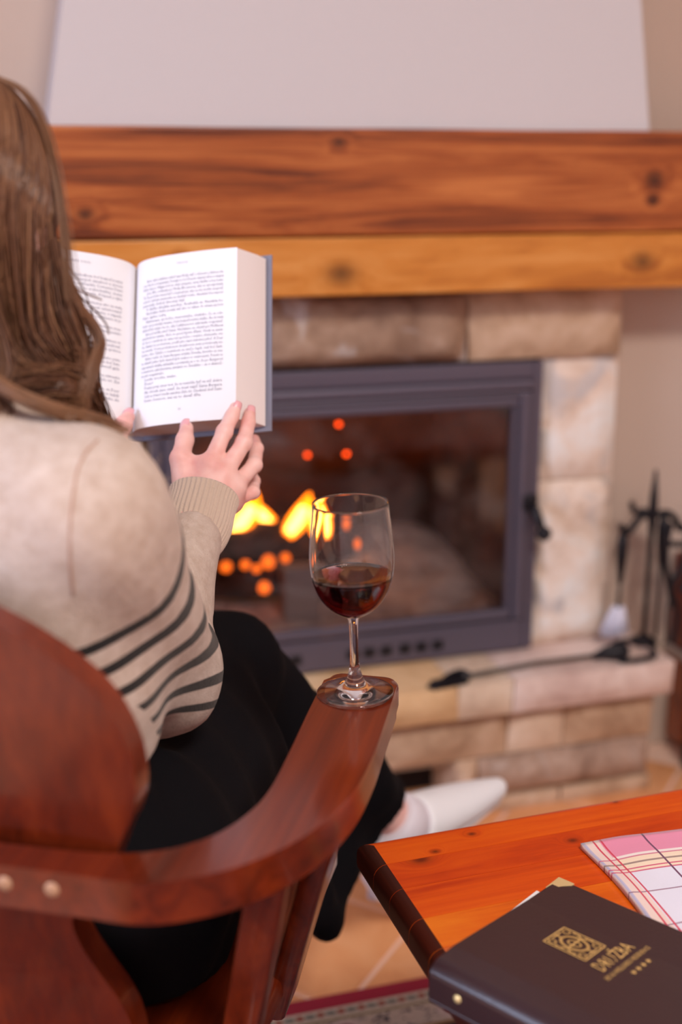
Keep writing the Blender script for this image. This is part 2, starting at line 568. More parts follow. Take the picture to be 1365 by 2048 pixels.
rail('moulding', S0 + .046, S1 - .046, 1.966, 1.99, Z0 + .062, Z0 + .08, bev=.004)
slot_me = None
for c in (.43, .462, .494, .60, .632, .664, .70, .732, .764):
    bm = fbox(c - .011, c + .011, 1.9635, 1.968, Z0 + .016, Z0 + .036, .002, 1)
    from_bm('vent_slot', bm, iron_d.m, door)
pane = M('door_glass', (255, 255, 255), .03)
_t = pane.n('ShaderNodeBsdfTransparent'); _t.inputs[0].default_value = (.90, .86, .88, 1)
_g = pane.n('ShaderNodeBsdfGlossy'); _g.inputs['Roughness'].default_value = .06
_d = pane.n('ShaderNodeBsdfDiffuse'); _d.inputs[0].default_value = lin((190, 170, 160))
_f = pane.n('ShaderNodeFresnel'); _f.inputs[0].default_value = 1.5
_m1 = pane.n('ShaderNodeMixShader'); _m2 = pane.n('ShaderNodeMixShader')
pane.L(_f.outputs[0], _m1.inputs[0]); pane.L(_t.outputs[0], _m1.inputs[1]); pane.L(_g.outputs[0], _m1.inputs[2])
_soot = pane.ramp(pane.noise(pane.coord(scale=(1, 1, 1.3)), 5, 4, .6, .6), [(.42, (0, 0, 0)), (.75, (110, 110, 110))])
pane.L(pane.math('MULTIPLY', _soot, .5), _m2.inputs[0]); pane.L(_m1.outputs[0], _m2.inputs[1]); pane.L(_d.outputs[0], _m2.inputs[2])
pane.L(_m2.outputs[0], pane.out.inputs[0])
from_bm('glass_pane', fbox(S0 + .04, S1 - .04, 1.978, 1.982, Z0 + .06, Z1 - .06), pane.m, door)
tube('door_handle', [Vector((S1 - .016 - FS, 1.955 - FO, .565)), Vector((S1 - .014 - FS, 1.945 - FO, .553)), Vector((S1 - .010 - FS, 1.935 - FO, .535)), Vector((S1 - .008 - FS, 1.93 - FO, .522))], [.007, .009, .008, .006], iron_d.m, door)
_bm = bmesh.new(); bmesh.ops.create_uvsphere(_bm, u_segments=16, v_segments=10, radius=.014, matrix=Matrix.Translation((S1 - .006 - FS, 1.925 - FO, .517)))
from_bm('handle_knob', _bm, iron_d.m, door, True)
from_bm('handle_plate', fbox(S1 - .034, S1 - .004, 1.954, 1.968, .552, .582, .005), iron_d.m, door)

# ------------------------------------------------------------------ fire
ash = M('ash', (188, 170, 156), .95)
_n = ash.noise(ash.coord(), 16, 6, .65)
ash.color(ash.ramp(_n, [(.32, (160, 140, 130)), (.55, (222, 206, 194)), (.75, (236, 224, 214))]))
ash.bump(_n, .8, .02)
n1, n2 = 48, 30
av = []; af = []
for j in range(n2):
    for i in range(n1):
        s = .264 + .676 * i / (n1 - 1); o = 2.0 + .478 * j / (n2 - 1)
        z = .315 + .055 * math.exp(-((s - .83) / .16) ** 2) * (j / n2) + .03 * (j / n2) + .012 * noise.noise(Vector((s * 14, o * 14, 0))) + .006 * noise.noise(Vector((s * 40, o * 40, 3)))
        av.append(WP(s, o, z))
for j in range(n2 - 1):
    for i in range(n1 - 1):
        k = j * n1 + i
        af.append((k, k + 1, k + n1 + 1, k + n1))
tag(from_py('ash_bed', av, af, ash.m), 'pale grey ash covering the fireplace floor', 'ash', None, 'stuff')

bark = M('charred_wood', (40, 26, 20), .95)
_n = bark.noise(bark.coord(), 30, 5, .65)
bark.color(bark.ramp(_n, [(.35, (16, 10, 8)), (.6, (66, 42, 30)), (.75, (128, 104, 90))]))
bark.bump(_n, .8, .01)
def log(p, q, r, label, seed):
    p, q = Vector(p), Vector(q)
    n = 14
    pts = []; rad = []
    for i in range(n):
        t = i / (n - 1)
        pts.append(p.lerp(q, t) + Vector((0, 0, .006 * noise.noise(Vector((t * 4, seed, 0))))))
        rad.append(r * (1 + .15 * noise.noise(Vector((t * 5, seed, 4)))))
    v, f = tube_data(pts, rad, 14)
    v = [x + (x - p.lerp(q, (i // 14) / (n - 1))) * .16 * noise.noise(Vector((x.x * 50, x.y * 50, x.z * 50))) for i, x in enumerate(v)]
    return tag(from_py('log', v, f, bark.m, None, False), label, 'log', 'logs burning in the fireplace')
log(WP(.30, 2.27, .375), WP(.66, 2.20, .365), .034, 'charred log lying lowest in the fire, along the hearth', 1)
log(WP(.33, 2.36, .385), WP(.72, 2.38, .39), .038, 'charred log at the back of the fire', 2)
log(WP(.36, 2.24, .432), WP(.64, 2.36, .450), .028, 'charred log laid slantwise on top of the fire', 3)
refl_m = M('reflection_grey', (158, 146, 142), .95)  # added grey block that stands in for a pale upright reflection
refl_m.bump(refl_m.noise(refl_m.coord(), 40, 4), .6, .006)
bk = bmesh.new()
box_bm(-.034, .034, -.022, .022, 0, .112, .004, 2, bk)
reflO = from_bm('reflection_block', bk, refl_m.m); reflO.location = WP(.545, 2.13, .318); reflO.rotation_euler = (0, 0, WALL_A)
tag(reflO, 'grey upright block standing in for a reflection before the burning logs', 'stand_in')

flame_out = M('flame_orange', (0, 0, 0), 1)
_e = flame_out.n('ShaderNodeEmission'); _e.inputs[0].default_value = lin((255, 120, 6)); _e.inputs[1].default_value = 8.0
_t = flame_out.n('ShaderNodeBsdfTransparent'); _m1 = flame_out.n('ShaderNodeMixShader'); _m1.inputs[0].default_value = .6
flame_out.L(_t.outputs[0], _m1.inputs[1]); flame_out.L(_e.outputs[0], _m1.inputs[2]); flame_out.L(_m1.outputs[0], flame_out.out.inputs[0])
flame_in = emit('flame_core', (255, 196, 84), 24)
def flame(path, r, label, core=True):
    rt = empty('flame', path[0], 0, label, 'flame', 'flames of the fire')
    P = [Vector(p) - Vector(path[0]) for p in catmull(path, 6)]
    n = len(P)
    R = [r * (math.sin(math.pi * min(1, .16 + .84 * i / (n - 1))) ** .8) * (1 - .35 * i / n) + .001 for i in range(n)]
    tube('outer_flame', P, R, flame_out.m, rt, 12)
    if core:
        m = int(n * .7)
        tube('flame_core', P[1:m], [x * .58 for x in R[1:m]], flame_in, rt, 10)
flame([WP(.45, 2.30, .43), WP(.463, 2.30, .465), WP(.492, 2.30, .505), WP(.498, 2.30, .545)], .026, 'tall bright flame over the left of the logs')
flame([WP(.545, 2.32, .44), WP(.528, 2.32, .465), WP(.508, 2.32, .492), WP(.50, 2.32, .51)], .018, 'short orange flame leaning against the tall bright flame')
flame([WP(.562, 2.3, .44), WP(.585, 2.3, .468), WP(.60, 2.3, .495), WP(.612, 2.3, .525)], .022, 'yellow flame curving over the middle of the logs')
flame([WP(.632, 2.31, .43), WP(.63, 2.31, .455), WP(.622, 2.31, .485), WP(.612, 2.31, .51)], .019, 'orange flame at the end of the top log')
ember = emit('ember_glow', (255, 110, 24), 2.4)
spot_m = emit('spot_glow', (255, 74, 10), 7)
def blob(name, p, r, mat, label, group, cat):
    bm = bmesh.new(); bmesh.ops.create_icosphere(bm, subdivisions=2, radius=r)
    for v in bm.verts: v.co *= 1 + .25 * noise.noise(v.co * 200 + Vector(p) * 9)
    o = from_bm(name, bm, mat, None, True); o.location = p
    return tag(o, label, cat, group)
for s, o, z, r in ((.415, 2.19, .42, .011), (.455, 2.2, .418, .009), (.477, 2.2, .408, .008), (.50, 2.2, .42, .013), (.535, 2.2, .425, .009), (.487, 2.18, .375, .012), (.70, 2.25, .425, .009), (.68, 2.28, .46, .010)):
    blob('ember', WP(s, o, z), r, ember, 'glowing orange ember among the burning logs', 'embers among the logs', 'ember')
for s, z in ((.672, .662), (.607, .603), (.688, .60)):  # small emissive red spots above the flames
    blob('glow_spot', WP(s, 2.30, z), .0045, spot_m, 'highest of the three small red glowing spots above the flames' if z > .65 else 'small red glowing spot floating just below the highest one', 'glowing spots above the fire', 'glow_spot')


# ------------------------------------------------------------------ fireside tools
def fire_pt(s, o, z): return WP(s, o, z)
ts = empty('fire_tool_stand', WP(1.165, 1.945, .275), WALL_A, 'black iron fire tool stand with pointed pole on the stone ledge', 'tool stand')
def lt(s, o, z): return Vector((s - 1.165, (o - 1.93) * .6, z - .275))
tube('pole', [lt(1.18, 1.93, .28), lt(1.181, 1.93, .48), lt(1.181, 1.93, .53), lt(1.181, 1.93, .57), lt(1.181, 1.93, .615)], [.0048, .0055, .010, .0075, .003], iron_d.m, ts)
tube('hook_arm', catmull([lt(1.18, 1.93, .525), lt(1.16, 1.925, .53), lt(1.142, 1.92, .518), lt(1.126, 1.915, .502), lt(1.115, 1.91, .508), lt(1.108, 1.908, .518)]), .0068, iron_d.m, ts, 8)
tube('hook_arm', catmull([lt(1.18, 1.93, .525), lt(1.205, 1.925, .532), lt(1.225, 1.92, .52), lt(1.235, 1.915, .5), lt(1.245, 1.91, .505)]), .0068, iron_d.m, ts, 8)
tube('hook_arm', catmull([lt(1.18, 1.93, .525), lt(1.17, 1.95, .535), lt(1.155, 1.965, .53), lt(1.148, 1.97, .55)]), .0055, iron_d.m, ts, 8)
_v, _f = lathe_data([(0, .018), (.006, .018), (.012, .008), (.024, .006), (.028, 0), (0, 0)], 32)
_o = from_py('base', _v, _f, iron_d.m, ts); _o.location = lt(1.18, 1.93, .275)

def fire_tool(name, label, cat, s, o, z1, z0, head=None):
    rt = empty(name, WP(s, o, z0), WALL_A, label, cat, None)
    H = z1 - z0
    tube('handle', [Vector((0, 0, H)), Vector((0, 0, H - .02)), Vector((0, 0, H - .05)), Vector((0, 0, H - .10))], [.006, .011, .0105, .005], iron_d.m, rt)
    tube('rod', [Vector((0, 0, H - .09)), Vector((0, 0, 0))], .004, iron_g.m, rt, 8)
    return rt
iron_g = M('iron_worn', (86, 78, 70), .5, Metallic=.5)
t1 = fire_tool('hearth_brush', 'black handled hearth brush with white bristles hanging on the stand hook', 'brush', 1.117, 1.938, .503, .349)
white_br = M('white_bristle', (226, 222, 236), .9)
bv, bf = [], []
random.seed(2)
for k in range(150):
    a = random.uniform(0, 2 * math.pi); r = .022 * math.sqrt(random.random())
    p0 = Vector((r * .5 * math.cos(a), r * .5 * math.sin(a), .006)); p1 = Vector((r * 1.3 * math.cos(a) - .006, r * 1.1 * math.sin(a), -.045 + random.uniform(-.004, .004)))
    tube_data([p0, p1], [.002, .0014], 4, bv, bf)
_o = from_py('bristles', bv, bf, white_br.m, t1); _o['kind'] = 'stuff'
fire_tool('fire_poker', 'thin iron poker hanging behind the stand pole', 'poker', 1.203, 1.942, .529, .285)
tg = empty('fire_tongs', WP(1.215, 1.9, .28), WALL_A, 'black iron fire tongs with looped handles hanging from the stand', 'tongs')
def lg(s, z, o=1.9): return Vector((s - 1.215, o - 1.9, z - .28))
tube('handle_loop', catmull([lg(1.192, .525), lg(1.186, .49), lg(1.187, .45), lg(1.194, .42), lg(1.20, .40), lg(1.208, .37)]), [.007] * 41, iron_d.m, tg, 8)
tube('handle_loop', catmull([lg(1.232, .505), lg(1.232, .47), lg(1.226, .44), lg(1.214, .42), lg(1.205, .40), lg(1.206, .36)]), .006, iron_d.m, tg, 8)
tube('cross_bar', [lg(1.19, .484), lg(1.232, .48)], .006, iron_d.m, tg, 8)
tube('arm', catmull([lg(1.206, .39), lg(1.214, .37), lg(1.222, .345), lg(1.219, .31), lg(1.213, .285)]), .005, iron_d.m, tg, 8)
tube('arm', catmull([lg(1.206, .39), lg(1.20, .36), lg(1.199, .33), lg(1.201, .30), lg(1.199, .285)]), .003, iron_g.m, tg, 8)
tube('grip', catmull([lg(1.238, .515), lg(1.243, .48), lg(1.244, .44), lg(1.242, .41), lg(1.23, .385)]), .012, iron_d.m, tg, 8)

sh = empty('ash_shovel', WP(.877, 1.893, .275), WALL_A, 'iron ash shovel lying along the stone ledge below the door', 'shovel')
def ls(s, o, z): return Vector((s - .90, o - 1.925, z - .275))
tube('rod', [ls(.80, 1.90, .283), ls(.95, 1.915, .286), ls(1.085, 1.915, .286)], .0045, iron_g.m, sh, 8)
bm = prism_bm([(-.175, -.042), (-.165, -.055), (-.10, -.044), (-.088, -.026), (-.10, -.006), (-.16, -.022)], .002, .007)
from_bm('blade', bm, iron_d.m, sh)
tube('blade_rim', catmull([ls(.735, 1.872, .28), ls(.77, 1.902, .286), ls(.80, 1.915, .287), ls(.813, 1.90, .284)]), .005, iron_d.m, sh, 8)
tube('grip_neck', [ls(1.06, 1.915, .284), ls(1.085, 1.91, .292), ls(1.115, 1.905, .292), ls(1.122, 1.905, .29)], [.005, .012, .017, .016], iron_d.m, sh, 10)
tube('grip_loop', catmull([ls(1.105, 1.89, .281), ls(1.14, 1.885, .281), ls(1.176, 1.892, .283), ls(1.182, 1.915, .290), ls(1.17, 1.94, .297), ls(1.12, 1.935, .297), ls(1.10, 1.915, .297)]), .0055, iron_d.m, sh, 8)

cab_w = wood('cabinet_wood', (62, 16, 6), (98, 30, 12), (120, 44, 20), rot=(0, math.pi / 2, 0), rough=.35, seed=8)
cb = empty('wood_box', WP(1.38, 1.95), WALL_A, 'dark red wooden box on black iron feet beside the hearth', 'box')
def cbox(nm, s0, s1, o0, o1, z0, z1, m_, bev=.003):
    return from_bm(nm, box_bm(s0 - 1.33, s1 - 1.33, o0 - 1.95, o1 - 1.95, z0, z1, bev), m_, cb)
cbox('body', 1.245, 1.55, 1.90, 2.04, .225, .42, cab_w)
cbox('metal_strip', 1.238, 1.55, 1.893, 2.04, .208, .224, M('pale_metal', (200, 190, 186), .4, Metallic=.6).m)
cbox('lower_panel', 1.255, 1.55, 1.98, 2.04, .02, .207, wood('cabinet_wood_lower', (130, 58, 26), (168, 86, 44), (184, 104, 58), rough=.4, seed=3))
for x in (1.228, 1.52):
    cbox('leg', x, x + .028, 1.893, 1.925, .05, .208, iron_d.m, .004)
    from_bm('foot', prism_bm([(x - 1.335, -.07), (x - 1.27, -.06), (x - 1.25, -.03), (x - 1.32, .0)], 0, .05), iron_d.m, cb)

# ------------------------------------------------------------------ rug
rug_m = M('rug_weave', (180, 30, 50), .95)
vv = rug_m.sep(rug_m.coord())
R_, Q_ = vv[1], vv[0]       # local y: distance from the edge (negative inwards); x along
def band(a, b):
    return rug_m.math('MULTIPLY', rug_m.math('GREATER_THAN', rug_m.math('MULTIPLY', R_, -1.0), a), rug_m.math('LESS_THAN', rug_m.math('MULTIPLY', R_, -1.0), b))
def vor(scale, sc=(1, 1, 1), ch='Distance'):
    nd = rug_m.n('ShaderNodeTexVoronoi'); nd.inputs['Scale'].default_value = scale
    nd.inputs['Randomness'].default_value = .35
    rug_m.L(rug_m.coord(scale=sc), nd.inputs['Vector']); return nd.outputs[ch]
def dots(per, phase, rc, ra, rb):
    x = rug_m.math('SUBTRACT', rug_m.math('MODULO', rug_m.math('ADD', Q_, 20 + phase), per), per / 2)
    y = rug_m.math('ADD', R_, rc)
    d = rug_m.math('SQRT', rug_m.math('ADD', rug_m.math('POWER', rug_m.math('DIVIDE', x, ra), 2.0), rug_m.math('POWER', rug_m.math('DIVIDE', y, rb), 2.0)))
    return rug_m.math('LESS_THAN', d, 1.0)
wob = rug_m.noise(rug_m.coord(), 120, 2)
c = rug_m.mix(band(.030, 9), (158, 18, 52), (206, 190, 172))
leaf = rug_m.math('GREATER_THAN', rug_m.noise(rug_m.coord(scale=(1, 1.5, 1)), 75, 2, .5, 1.2), .57)
c = rug_m.mix(rug_m.math('MULTIPLY', dots(.03, 0, .040, .006, .005), band(.03, .052)), c, (150, 66, 50))
c = rug_m.mix(rug_m.math('MULTIPLY', dots(.03, .015, .040, .0085, .004), band(.03, .052)), c, (96, 108, 102))
c = rug_m.mix(band(.052, .057), c, (150, 138, 100))
c = rug_m.mix(rug_m.math('MULTIPLY', leaf, band(.058, .098)), c, (44, 50, 66))
c = rug_m.mix(rug_m.math('MULTIPLY', dots(.16, .02, .078, .026, .019), band(.057, .1)), c, (214, 196, 186))
c = rug_m.mix(rug_m.math('MULTIPLY', dots(.16, .02, .078, .015, .010), band(.057, .1)), c, (134, 22, 36))
c = rug_m.mix(band(.099, .106), c, (150, 116, 70))
c = rug_m.mix(band(.106, .112), c, (60, 30, 34))
c = rug_m.mix(band(.112, 9), c, (26, 30, 60))
v2 = rug_m.math('LESS_THAN', vor(14), .26)
c = rug_m.mix(rug_m.math('MULTIPLY', v2, band(.118, 9)), c, (186, 96, 66))
v3 = rug_m.math('GREATER_THAN', rug_m.noise(rug_m.coord(), 48, 2, .5, 1.0), .6)
c = rug_m.mix(rug_m.math('MULTIPLY', v3, band(.118, 9)), c, (196, 178, 156))
rug_m.color(rug_m.mix(rug_m.math('MULTIPLY', wob, .35), c, (90, 50, 50)))
rug_m.bump(rug_m.noise(rug_m.coord(), 400, 2), .5, .002)
rug = from_bm('rug', box_bm(-1.1, 1.1, -2.9, 0, .0, .008, .003), rug_m.m)
rug.location = (.08, 1.532, .0005)
rug.rotation_euler = (0, 0, math.radians(16.4))
tag(rug, 'oriental patterned rug with a crimson edge under the table', 'rug')

# ------------------------------------------------------------------ table
TR = math.radians(18.3)
TZ = .47
tbl = empty('coffee_table', (.0165, 1.138, 0), TR, 'glossy orange pine table with dark rounded edges', 'table')
tk = dict(rough=.34, coat=.12, along=1.6, across=11, depth=.04)
t_mats = [wood('table_wood', (186, 54, 2), (212, 76, 3), (224, 94, 8), seed=2.0, knots=((.12, -.025, TZ, .006), (.07, -.045, TZ, .006), (.30, -.012, TZ, .005)), **tk),
          wood('table_wood_deep', (174, 46, 2), (200, 64, 3), (214, 80, 6), seed=5.2, knots=((.215, -.07, TZ, .008), (.05, -.055, TZ, .014)), **tk),
          wood('table_wood_gold', (196, 74, 4), (220, 98, 8), (230, 120, 22), seed=7.7, **tk),
          wood('table_wood_pale', (184, 78, 28), (206, 100, 44), (216, 116, 60), seed=9.1, **tk)]
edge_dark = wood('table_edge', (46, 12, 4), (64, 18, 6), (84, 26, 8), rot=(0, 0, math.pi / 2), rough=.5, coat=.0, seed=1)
TL, TW = 1.10, .62
ys = [0, -.052, -.098, -.15, -.198, -.25, -.30, -.36, -.42, -.48, -.55, -TW]
for i in range(len(ys) - 1):
    first, last = i == 0, i == len(ys) - 2
    a0, a1 = ys[i + 1] + .0002, ys[i] - .0002
    bm = box_bm(0, TL, a0, a1, TZ - .040, TZ)
    es = [e for e in bm.edges if (min(v.co.x for v in e.verts) > TL - 1e-5 or max(v.co.x for v in e.verts) < 1e-5) and abs(e.verts[0].co.z - e.verts[1].co.z) < 1e-5]
    es += [e for e in bm.edges if abs(e.verts[0].co.x - e.verts[1].co.x) > .5 and ((first and min(v.co.y for v in e.verts) > -1e-3) or (last and max(v.co.y for v in e.verts) < -TW + 1e-3))]
    bevel_bm(bm, .014, 5, es)
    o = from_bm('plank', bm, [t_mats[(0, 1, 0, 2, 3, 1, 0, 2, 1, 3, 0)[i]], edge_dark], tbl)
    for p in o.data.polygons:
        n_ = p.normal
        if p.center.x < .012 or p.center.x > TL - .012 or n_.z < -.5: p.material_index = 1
    auto_smooth(o, 40)
for x in (.20, TL - .2):
    for y in (-.16, -TW + .10):
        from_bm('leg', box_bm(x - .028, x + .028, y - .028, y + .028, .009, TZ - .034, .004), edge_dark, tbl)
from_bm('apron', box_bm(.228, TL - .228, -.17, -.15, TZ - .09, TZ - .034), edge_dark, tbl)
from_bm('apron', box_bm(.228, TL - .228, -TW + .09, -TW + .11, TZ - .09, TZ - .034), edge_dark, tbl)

# ------------------------------------------------------------------ napkin
nap = M('napkin_plaid', (228, 222, 230), .9)
at = nap.n('ShaderNodeTexCoord')
uvs = nap.sep(at.outputs['UV'])
U, V_ = uvs[0], uvs[1]
def nb(x, a, b): return nap.math('MULTIPLY', nap.math('GREATER_THAN', x, a), nap.math('LESS_THAN', x, b))
def nl(x, c_, w): return nap.math('LESS_THAN', nap.math('ABSOLUTE', nap.math('SUBTRACT', x, c_)), w)
c = nap.mix(nb(V_, -1, .031), (224, 220, 232), (226, 140, 168))
c = nap.mix(nb(V_, .031, .060), c, (238, 214, 188))
c = nap.mix(nb(V_, .031, .036), c, (236, 222, 216))
c = nap.mix(nb(U, -1, .020), c, (232, 206, 196))
c = nap.mix(nb(U, .0, .004), c, (190, 182, 206))
for pos, w_, colr in ((.036, .0010, (206, 120, 140)), (.046, .0014, (158, 132, 122)), (.055, .001, (206, 90, 118)), (.0605, .001, (206, 90, 118)), (.096, .0009, (150, 110, 130)), (.15, .0009, (150, 110, 130))):
    c = nap.mix(nl(V_, pos, w_), c, colr)
for pos, w_, colr in ((.014, .0011, (206, 60, 84)), (.0225, .0011, (206, 60, 84)), (.070, .0011, (110, 60, 90)), (.125, .0011, (206, 60, 84)), (.135, .0011, (206, 60, 84))):
    c = nap.mix(nl(U, pos, w_), c, colr)
nap.color(c)
nap.p.inputs['Sheen Weight'].default_value = .2
nap.bump(nap.noise(nap.coord(), 900, 2), .25, .001)
nv = []; nf = []; nuv = []
NX, NY = 34, 30
for layer in (0, 1):
    for j in range(NY + 1):
        for i in range(NX + 1):
            u = .20 * i / NX; v = .17 * j / NY
            wv = .0018 * noise.noise(Vector((u * 18, v * 18, 2)))
            edge = min(u, v) / .02
            lift = .0045 + wv + .0028 * math.exp(-((u) / .012) ** 2) * (1 - math.exp(-v * 60)) + .0022 * math.exp(-(v / .01) ** 2)
            wx_ = .247 + u * math.cos(math.radians(15.5)) + v * math.sin(math.radians(15.5)); wy_ = 1.121 + u * math.sin(math.radians(15.5)) - v * math.cos(math.radians(15.5))
            mx_ = (wx_ - .073) * math.cos(math.radians(48.5)) + (wy_ - .8786) * math.sin(math.radians(48.5))
            if mx_ < .228: lift = .0012 + (lift - .0012) * max(0.0, (mx_ - .210) / .018)
            zz = (lift if layer else .0004)
            nv.append((u + .004 * math.sin(v * 22) * math.exp(-u * 30), -v + .002 * math.sin(u * 40), zz))
            nuv.append((u, v))
W1 = NX + 1; off = W1 * (NY + 1)
for j in range(NY):
    for i in range(NX):
        k = j * W1 + i
        nf.append((off + k, off + k + W1, off + k + W1 + 1, off + k + 1))
        nf.append((k, k + 1, k + W1 + 1, k + W1))
for i in range(NX):
    nf.append((i, off + i, off + i + 1, i + 1)); k = NY * W1 + i; nf.append((k, k + 1, off + k + 1, off + k))
for j in range(NY):
    k = j * W1; nf.append((k, k + W1, off + k + W1, off + k)); k += NX; nf.append((k, off + k, off + k + W1, k + W1))
me = bpy.data.meshes.new('napkin'); me.from_pydata(nv, [], nf); me.update()
uvl = me.uv_layers.new(name='cloth')
for l in me.loops: uvl.data[l.index].uv = nuv[l.vertex_index]
napo = link('napkin', me, nap.m)
napo.location = (.247, 1.121, TZ + .0006); napo.rotation_euler = (0, 0, math.radians(15.5))
tag(napo, 'folded pink, cream and white checked cloth napkin on the table', 'napkin')

# ------------------------------------------------------------------ menu binder
leather = M('menu_leather', (46, 26, 30), .34)
leather.val(leather.p, Specular_IOR_Level=.5, Coat_Weight=.25, Coat_Roughness=.3)
leather.bump(leather.math('ADD', leather.noise(leather.coord(), 260, 3, .6), leather.math('MULTIPLY', leather.noise(leather.coord(scale=(1, .4, 1)), 22, 2), 2.0)), .12, .002)
gold = M('gold_foil', (222, 178, 108), .4, Metallic=.15)
brass = M('brass', (230, 204, 146), .3, Metallic=.4)
paper = M('paper_white', (236, 230, 228), .8)
MR = math.radians(48.5)
menu = empty('menu_binder', (.073, .8786, TZ + .001), MR, 'dark brown leather menu binder with gold emblem lying on the table', 'menu')
# local x: from spine towards the opening edge, local -y: along the spine; thicker at the spine
MWD, MLN, MT = .205, .30, .037
def mz(x): return MT - .016 * max(0, min(1, (x - .03) / .15))
oy = [(0, 0)]
sec = [(0.0, .004), (0, MT - .011), (.001, MT - .007), (.004, MT - .0035), (.008, MT - .001), (.013, MT), (.035, MT - .0005), (.06, mz(.06)), (.10, mz(.10)), (.15, mz(.15)), (MWD, mz(MWD))]
secb = [(MWD, mz(MWD) - .004), (.15, mz(.15) - .0045), (.10, mz(.10) - .0045), (.06, mz(.06) - .005), (.03, mz(.03) - .006), (.010, MT - .009), (.006, MT - .013), (.006, .004)]
def strip(name, prof, y0, y1, mat, parent, ny=2, bev=.0012):
    bm = bmesh.new()
    rows = []
    for k in range(ny + 1):
        y = y0 + (y1 - y0) * k / ny
        rows.append([bm.verts.new((x, y, z)) for x, z in prof])
    n = len(prof)
    for k in range(ny):
        for i in range(n):
            j = (i + 1) % n
            bm.faces.new((rows[k][i], rows[k][j], rows[k + 1][j], rows[k + 1][i]))
    bm.faces.new(rows[0]); bm.faces.new(rows[-1][::-1])
    if bev: bevel_bm(bm, bev, 2, [e for e in bm.edges if len(e.link_faces) == 2 and e.calc_face_angle(0) > .9])
    return auto_smooth(from_bm(name, bm, mat, parent), 45)
strip('cover', sec + secb, 0, -MLN, leather.m, menu)
strip('back_cover', [(0, .0005), (MWD, .0005), (MWD, .0045), (0, .0045)], 0, -MLN, leather.m, menu)
strip('pages', [(.012, .005), (MWD - .012, .005), (MWD - .012, mz(MWD) - .006), (.15, mz(.15) - .0065), (.06, mz(.06) - .008), (.03, mz(.03) - .009), (.012, MT - .014)], -.006, -MLN + .006, paper.m, menu, bev=0)
from_bm('card', box_bm(.135, .185, -.1, .012, .0115, .0125), paper.m, menu)
_v, _f = lathe_data([(0, .0025), (.002, .0024), (.0036, .0012), (.004, 0)], 20)
for yy in (-.03, -.27):
    o = from_py('rivet', _v, _f, brass.m, menu); o.rotation_euler = (0, -math.pi / 2, 0); o.location = (.0005, yy, .018)
for yy, sg in ((0, -1), (-MLN, 1)):
    zc = mz(MWD)
    bm = prism_bm([(MWD + .001, yy - .001 * sg), (MWD + .001, yy + .016 * sg), (MWD - .003, yy + .016 * sg), (MWD - .010, yy + .010 * sg), (MWD - .022, yy + .003 * sg), (MWD - .022, yy - .001 * sg)], zc - .0045, zc + .0008)
    from_bm('metal_corner', bm, brass.m, menu)

def text_mesh(body, size, align='CENTER', space=1.0):
    cu = bpy.data.curves.new('txt', 'FONT')
    cu.body = body; cu.size = size; cu.align_x = align; cu.resolution_u = 1; cu.space_character = space
    ob = bpy.data.objects.new('txt', cu); COL.objects.link(ob)
    dg = bpy.context.evaluated_depsgraph_get(); dg.update()
    me = bpy.data.meshes.new_from_object(ob.evaluated_get(dg))
    V = np.empty(len(me.vertices) * 3); me.vertices.foreach_get('co', V); V = V.reshape(-1, 3)[:, :2].copy()
    F = [tuple(p.vertices) for p in me.polygons]
    bpy.data.objects.remove(ob); bpy.data.curves.remove(cu); bpy.data.meshes.remove(me)
    return V, F

# flat foil on the cover: tx to the right of the lettering (local x), ty up (local y)
def foil(name, V, F, cx, cy, sx=1.0):
    v = [(cx + p[0] * sx, cy + p[1], mz(cx + p[0] * sx) + .0005) for p in V]
    return from_py(name, v, F, gold.m, menu, False)
EX, EY = .116, -.070       # centre of the emblem
V, F = text_mesh('DRUŽBA', .0185); V[:, 0] *= .055 / (V[:, 0].max() - V[:, 0].min()); foil('lettering', V, F, EX + .007, EY - .040)
V, F = text_mesh('SKI & WELLNESS RESIDENCE', .0066); V[:, 0] *= .075 / (V[:, 0].max() - V[:, 0].min()); foil('lettering', V, F, EX + .008, EY - .0495)
sv, sf = [], []
for k in range(4):
    b = len(sv); cx = (k - 1.5) * .0085
    for q in range(10):
        a = math.pi / 2 + q * math.pi / 5; r = .0032 if q % 2 == 0 else .0014
        sv.append((cx + r * math.cos(a), r * math.sin(a)))
    sf.append(tuple(range(b, b + 10)))
foil('star_row', sv, sf, EX + .011, EY - .058)
ev, ef = [], []
def stroke(pts, w):
    pts = [Vector((p[0], p[1], 0)) for p in pts]
    for i in range(len(pts) - 1):
        d = (pts[i + 1] - pts[i]).normalized(); n_ = Vector((-d.y, d.x, 0)) * w / 2
        b = len(ev)
        e_ = d * w * .3
        for p in (pts[i] - e_ + n_, pts[i] - e_ - n_, pts[i + 1] + e_ - n_, pts[i + 1] + e_ + n_): ev.append((p.x, p.y))
        ef.append((b, b + 1, b + 2, b + 3))
hx, hy = .0185, .0225
stroke([(-hx, -hy), (hx, -hy), (hx, hy), (-hx, hy), (-hx, -hy)], .0014)
def arc(cx, cy, rx, ry, a0, a1, w, n=18):
    stroke([(cx + rx * math.cos(math.radians(a0 + (a1 - a0) * k / n)), cy + ry * math.sin(math.radians(a0 + (a1 - a0) * k / n))) for k in range(n + 1)], w)
arc(0, 0, .0105, .0135, 0, 360, .003, 28)
arc(0, 0, .0045, .0065, 0, 360, .0018, 20)
